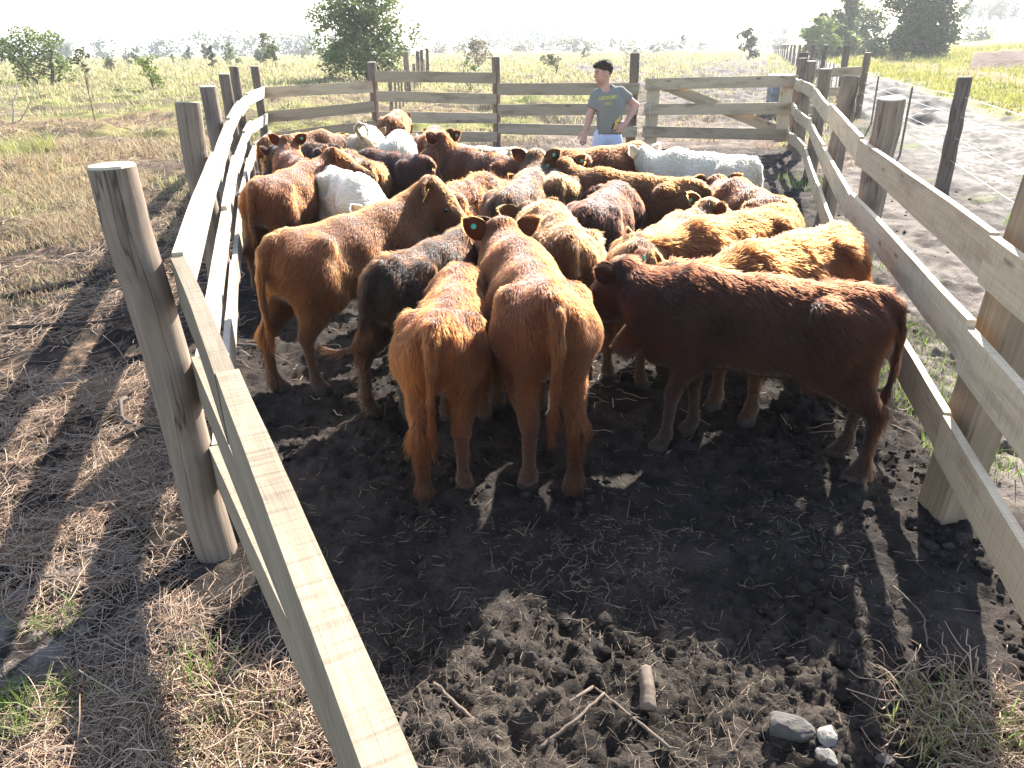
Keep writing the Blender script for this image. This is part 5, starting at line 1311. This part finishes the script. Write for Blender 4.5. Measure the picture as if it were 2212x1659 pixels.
# ---------------------------------------------------------------- straw, clods, sticks, stones
def straw(label, n, xa, xb, ya, yb, dens, lmin, lmax, seed, rad, lift=0.012, cols=((0.20, 0.125, 0.08), (0.50, 0.37, 0.265))):
    r_ = np.random.default_rng(seed)
    x = r_.uniform(xa, xb, n * 3); u = r_.random(n * 3); y = ya * (yb / ya) ** u if ya > 0 else r_.uniform(ya, yb, n * 3)
    m = r_.random(n * 3) < dens(x, y); x, y = x[m][:n], y[m][:n]; n = len(x)
    L = np.exp(r_.uniform(math.log(lmin), math.log(lmax), n)) ; a = r_.uniform(0, 2 * math.pi, n); a += 1.2 * (vn2(x * 1.5, y * 1.5, 5) - .5)
    bend = r_.normal(0, .32, n) + (r_.random(n) < .12) * r_.normal(0, 1.2, n); K = 5; P = np.zeros((n, K, 3))
    cx_, cy_ = x.copy(), y.copy(); aa = a.copy(); tilt = np.abs(r_.normal(0, .16, n))
    for k in range(K):
        P[:, k, 0] = cx_; P[:, k, 1] = cy_
        P[:, k, 2] = ground_z(cx_, cy_) * .5 + ground_z(x, y) * .5 + lift * r_.random(n) + tilt * L * k / (K - 1) + 0.002
        cx_ = cx_ + np.cos(aa) * L / (K - 1); cy_ = cy_ + np.sin(aa) * L / (K - 1); aa = aa + bend / (K - 1)
    hc = bpy.data.hair_curves.new('straw_litter'); hc.add_curves([K] * n)
    hc.attributes['position'].data.foreach_set('vector', np.ascontiguousarray(P, np.float32).ravel())
    R_ = rad * r_.uniform(.5, 1.6, (n, 1)) * (1 + 0.10 * y[:, None]) * np.array([[.9, 1, 1, .9, .6]])
    hc.attributes.new('radius', 'FLOAT', 'POINT').data.foreach_set('value', np.ascontiguousarray(R_, np.float32).ravel())
    t = r_.random((n, 1)) ** 1.3; c4 = np.ones((n, 4), np.float32); c4[:, :3] = np.array(cols[0]) * (1 - t) + np.array(cols[1]) * t
    hc.attributes.new('pigment', 'FLOAT_COLOR', 'CURVE').data.foreach_set('color', c4.ravel())
    hc.materials.append(M_STRAW); o = bpy.data.objects.new('straw_litter', hc); COL.objects.link(o)
    return tag(o, label, 'straw', kind='stuff')
M_STRAW = pigment_mat('straw', rough=0.7, spec=0.25)
ashy = lambda x, y: np.clip(1.6 * np.exp(-(((x + 1.75) / 0.30) ** 2 + ((y - 2.36) / 0.40) ** 2)) + 1.1 * np.exp(-(((x + 1.15) / 0.2) ** 2 + ((y - 1.95) / 0.2) ** 2)), 0, .72)
outside = lambda x, y: (1 - ashy(x, y)) * np.clip((xl(y) - x + 0.05) * 3, 0, 1) * (0.06 + 1.1 * sstep(.38, .68, vn2(x * 1.6, y * 1.6, 61) * .6 + .4 * vn2(x * 5, y * 5, 62)))
straw('brown straw and dead grass stalks strewn outside the left fence', 48000, -4.2, 0.2, 1.2, 4.5, outside, .02, .24, 1, .0008)
straw('brown straw strewn further along outside the left fence', 60000, -20, -1.5, 4.0, 24, outside, .06, .36, 2, .0010)
inside = lambda x, y: ((x > xl(y)) & (x < xr(y))) * np.clip(0.05 + 0.9 * np.exp(-((x + 0.5) / 0.55) ** 2) * np.exp(-((y - 1.6) / .5) ** 2) + .35 * sstep(.55, .75, vn2(x * 2.2, y * 2.2, 63)), 0, 1)
straw('short straw trodden into the mud inside the pen', 9000, -1.6, 2.0, 1.15, 3.6, inside, .012, .10, 3, .0006, 0.006, ((0.10, 0.075, 0.055), (0.30, 0.23, 0.16)))
straw('straw trodden into the mud between and behind the cattle', 5000, -4.5, 5.4, 3.6, 14.5, inside, .06, .25, 4, .0013)
straw('dead stalks in the bottom right corner', 900, 0.9, 1.8, 1.2, 2.0, lambda x, y: sstep(.35, .1, np.hypot(x - 1.45, y - 1.6)), .06, .25, 5, .0012, 0.05)
straw('dead stalks under the near rail', 3000, -1.5, -0.4, 1.2, 2.0, lambda x, y: sstep(.5, .15, np.hypot(x + .95, y - 1.55)), .06, .25, 6, .0012, 0.04)

def lump(r_, s, sub=2, rough=0.35):
    n, m = 9, 7; V = []
    for i in range(m + 1):
        for j in range(n):
            a, b = math.pi * i / m, 2 * math.pi * j / n; V.append((math.sin(a) * math.cos(b), math.sin(a) * math.sin(b), math.cos(a)))
    V = np.array(V); k = 1 + rough * (vn3(V * 1.6 + r_.random(3) * 50, 3) - .5) * 2 + rough * .6 * (vn3(V * 4 + r_.random(3) * 50, 4) - .5)
    V = V * k[:, None] * np.array(s)
    F = [[i * n + j, i * n + (j + 1) % n, (i + 1) * n + (j + 1) % n, (i + 1) * n + j] for i in range(m) for j in range(n)]
    return V, F
rc = np.random.default_rng(91)
LV, LF = zip(*[lump(rc, (1, 1, .7), rough=.5) for _ in range(8)])
nC = 4200; cxs = rc.uniform(-1.8, 2.1, nC * 2); cys = 1.15 * (7.0 / 1.15) ** rc.random(nC * 2)
kk = (cxs > xl(cys) + .05) & (cxs < xr(cys) + 0.3) & (vn2(cxs * 2.5, cys * 2.5, 93) + 0.25 * (cxs > 0.9) > .5); cxs, cys = cxs[kk][:nC], cys[kk][:nC]
Vs, Fs, Cs = [], [], []; zc = ground_z(cxs, cys); off = 0
for i in range(len(cxs)):
    s = 0.005 * math.exp(rc.normal(0.35, .65)); s = min(s, .034); a = rc.random() * 6.28; v = LV[i % 8] * s; c_, s_ = math.cos(a), math.sin(a)
    v = np.stack([v[:, 0] * c_ - v[:, 1] * s_, v[:, 0] * s_ + v[:, 1] * c_, v[:, 2]], 1) + (cxs[i], cys[i], zc[i] + s * .2)
    Vs.append(v); Fs.append(np.array(LF[0]) + off); off += len(v); Cs.append(np.tile(np.array([.030, .025, .022]) * rc.uniform(.6, 1.7), (len(v), 1)))
tag(mesh_np('mud_clods', np.concatenate(Vs), np.concatenate(Fs), [M_GROUND], col=np.concatenate(Cs), smooth=True), 'loose clods of black mud trodden up in the pen', 'mud', kind='stuff')

n2_ = 500; bx = rc.uniform(1.9, 8.0, n2_ * 3); by = 2.0 * (13 / 2.0) ** rc.random(n2_ * 3)
kk = (bx > xr(by) + .12) & (road_s(bx, by) < 4) & (vn2(bx * 1.3, by * 1.3, 95) > .42); bx, by = bx[kk][:n2_], by[kk][:n2_]
Vs, Fs, Cs = [], [], []; zc = ground_z(bx, by); off = 0
for i in range(len(bx)):
    s = min(0.006 * math.exp(rc.normal(0.4, .6)) * (0.7 + by[i] * .05), .022); v = LV[i % 8] * s + (bx[i], by[i], zc[i] + s * .2)
    Vs.append(v); Fs.append(np.array(LF[0]) + off); off += len(v); Cs.append(np.tile(np.array([.15, .128, .108]) * rc.uniform(.5, 1.5), (len(v), 1)))
tag(mesh_np('mud_clods', np.concatenate(Vs), np.concatenate(Fs), [M_GROUND], col=np.concatenate(Cs), smooth=True), 'pale dried clods of mud outside the right rails', 'mud', kind='stuff')
M_STICK = plain('stick_bark', (0.13, 0.10, 0.078), 0.9, 0.2, 0.45, 40); M_STICKD = plain('dark_stick_bark', (0.07, 0.052, 0.042), 0.9, 0.2, 0.4, 40); M_BLEACH = plain('bleached_wood', (0.10, 0.082, 0.066), 0.9, 0.2, 0.25, 30)
def stick(label, pts, r0, r1, mat, forks=(), name='stick', seed=0):
    r_ = np.random.default_rng(seed + 7000); e = []
    pts = np.array([(x, y, gz(x, y) + dz) for x, y, dz in pts])
    tt = np.linspace(0, 1, 12); p = np.stack([np.interp(tt, np.linspace(0, 1, len(pts)), pts[:, i]) for i in range(3)], 1); p[1:-1] += r_.normal(0, .0018, (10, 3)); p[:, 2] += max(r0, .006)
    mb = MB(); tube(mb, p, np.linspace(r0, r1, 12), 8, True, .12, seed)
    for i, (dx, dy, dz) in forks:
        tube(mb, [p[i], p[i] + np.array((dx, dy, dz)) * .5 + r_.normal(0, .004, 3), p[i] + np.array((dx, dy, dz))], [r1, r1 * .8, r1 * .5], 6, True, .1, seed)
    return tag(mb.build(name, mat, None, True), label, 'stick')
stick('bleached crooked branch lying on straw left of the near post', [(-2.36, 4.10, .02), (-2.34, 3.97, .05), (-2.27, 3.82, .02), (-2.10, 3.68, .0), (-1.92, 3.62, .0)], .014, .008, M_BLEACH, [(1, (.05, .08, .04))], 'branch', 1)
stick('dark bent twig beside the bleached branch', [(-2.2, 3.55, .01), (-2.05, 3.66, .03), (-1.86, 3.70, .02)], .016, .010, M_STICKD, (), 'twig', 2)
stick('short thick broken log lying end-on in the front of the pen', [(0.435, 1.85, .008), (0.43, 1.78, .008), (0.42, 1.70, .008)], .021, .026, M_STICK, (), 'log', 3)
stick('long forked stick lying towards the bottom of the pen', [(0.26, 1.82, .02), (0.34, 1.71, .012), (0.46, 1.56, .005)], .004, .0065, M_STICK, [(0, (-.16, -.13, -.01))], 'stick', 4)
stick('slanting stick in front of the forked one', [(0.29, 1.78, .02), (0.19, 1.66, .01), (0.06, 1.58, .005)], .004, .006, M_STICK, (), 'stick', 5)
stick('dark curved root by the lower end of the near rail', [(-0.36, 1.72, .0), (-0.38, 1.6, .02), (-0.30, 1.53, .02), (-.18, 1.51, .0)], .009, .006, M_STICKD, (), 'root', 6)
stick('thin stick lying across the straw by the lower rail', [(-0.28, 1.85, .01), (-.16, 1.72, .02), (-.05, 1.62, .01)], .008, .006, M_STICK, (), 'stick', 7)
stick('small stub of wood in the lit mud', [(0.04, 1.74, .01), (0.10, 1.77, .02)], .016, .014, M_STICKD, (), 'stub', 8)
stick('long dry stalk on the ashy sand left of the near post', [(-1.95, 2.42, .01), (-1.7, 2.44, .02), (-1.45, 2.5, .01)], .004, .003, M_STICK, (), 'stalk', 9)
stick('slanting twig behind the ashy sand', [(-1.95, 2.98, .02), (-1.72, 2.76, .03), (-1.55, 2.62, .01)], .006, .004, M_STICK, [(7, (.1, .05, .03))], 'twig', 10)
stick('dark twig lying far left on the straw', [(-2.5, 2.75, .01), (-2.2, 2.74, .02), (-1.95, 2.76, .01)], .006, .004, M_STICKD, (), 'twig', 11)
stick('long dark branch lying outside the left fence', [(-3.9, 5.4, .02), (-3.3, 5.5, .04), (-2.8, 5.75, .02)], .018, .01, M_STICKD, [(6, (.2, .2, .05))], 'branch', 12)
stick('thin curved root on the right side of the pen', [(1.48, 2.28, .02), (1.52, 2.12, .01), (1.46, 1.98, .015), (1.5, 1.86, .0)], .004, .003, M_STICK, (), 'root', 13)
stick('pair of pale sticks by the left rails behind the tawny calf', [(-2.15, 5.0, .02), (-1.9, 4.95, .03), (-1.7, 4.9, .02)], .013, .009, M_STICK, [(3, (.3, .05, .02))], 'stick', 14)
def rock(r_, s, nu=26, nv=18):
    """a broken stone: a ball cut by random planes, edges worn by noise"""
    V = np.array([(math.sin(math.pi * i / nv) * math.cos(2 * math.pi * j / nu), math.sin(math.pi * i / nv) * math.sin(2 * math.pi * j / nu), math.cos(math.pi * i / nv)) for i in range(nv + 1) for j in range(nu)])
    n = r_.normal(0, 1, (13, 3)); n /= np.linalg.norm(n, axis=1)[:, None]; d = r_.uniform(0.62, 1.0, 13)
    q = V @ n.T; rr = np.where(q > 0.05, d / np.maximum(q, .05), 9).min(1); rr = np.minimum(rr, 1.15)
    rr = rr * (1 + 0.10 * (vn3(V * 3 + r_.random(3) * 30, 3) - .5) + 0.07 * (vn3(V * 9 + 4, 4) - .5) + 0.05 * (vn3(V * 20 + 4, 6) - .5))
    F = [[i * nu + j, i * nu + (j + 1) % nu, (i + 1) * nu + (j + 1) % nu, (i + 1) * nu + j] for i in range(nv) for j in range(nu)]
    return V * rr[:, None] * np.array(s), F
M_STONE = plain('stone', (0.085, 0.077, 0.07), 0.9, 0.2, 0.35, 25); M_STONEP = plain('pale_stone', (0.22, 0.20, 0.178), 0.9, 0.2, 0.3, 25)
for i, (x, y, s, mat, lab) in enumerate([(0.85, 1.645, (.078, .050, .034), M_STONE, 'grey stone, largest of the stones in the bottom right foreground'), (0.955, 1.605, (.042, .030, .026), M_STONEP, 'small pale angular stone touching the large grey one'),
                                         (0.93, 1.545, (.036, .025, .018), M_STONEP, 'flat stone below the pale angular one'), (1.10, 1.55, (.04, .032, .02), M_STONE, 'brown stone half sunk in mud right of the flat one')]):
    V, F = rock(np.random.default_rng(52 + i), s)
    mb = MB(); mb.add(V, F); o = mb.build('stone', mat); o.location = (x, y, gz(x, y) + s[2] * .25); o.rotation_euler = (0, 0, i); tag(o, lab, 'stone', 'stones in the foreground')

# ---------------------------------------------------------------- air
def build_haze(density):
    mb = MB(); a, b, z0, z1 = 2900, -60, -8, 42
    mb.add([(-a, b, z0), (a, b, z0), (a, a, z0), (-a, a, z0), (-a, b, z1), (a, b, z1), (a, a, z1), (-a, a, z1)], [[3, 2, 1, 0], [4, 5, 6, 7], [0, 1, 5, 4], [1, 2, 6, 5], [2, 3, 7, 6], [3, 0, 4, 7]])
    m = bpy.data.materials.new('haze_air'); m.use_nodes = True; nt = m.node_tree; nt.nodes.remove(nt.nodes['Principled BSDF'])
    v = N(nt, 'ShaderNodeVolumePrincipled'); v.inputs['Density'].default_value = density; v.inputs['Color'].default_value = (0.95, 0.97, 1.0, 1); v.inputs['Anisotropy'].default_value = 0.35
    nt.links.new(v.outputs[0], nt.nodes['Material Output'].inputs['Volume'])
    o = mb.build('haze', m); tag(o, 'bright morning haze over the pasture', 'haze', kind='stuff')
HAZE = 0.00045
if HAZE: build_haze(HAZE)
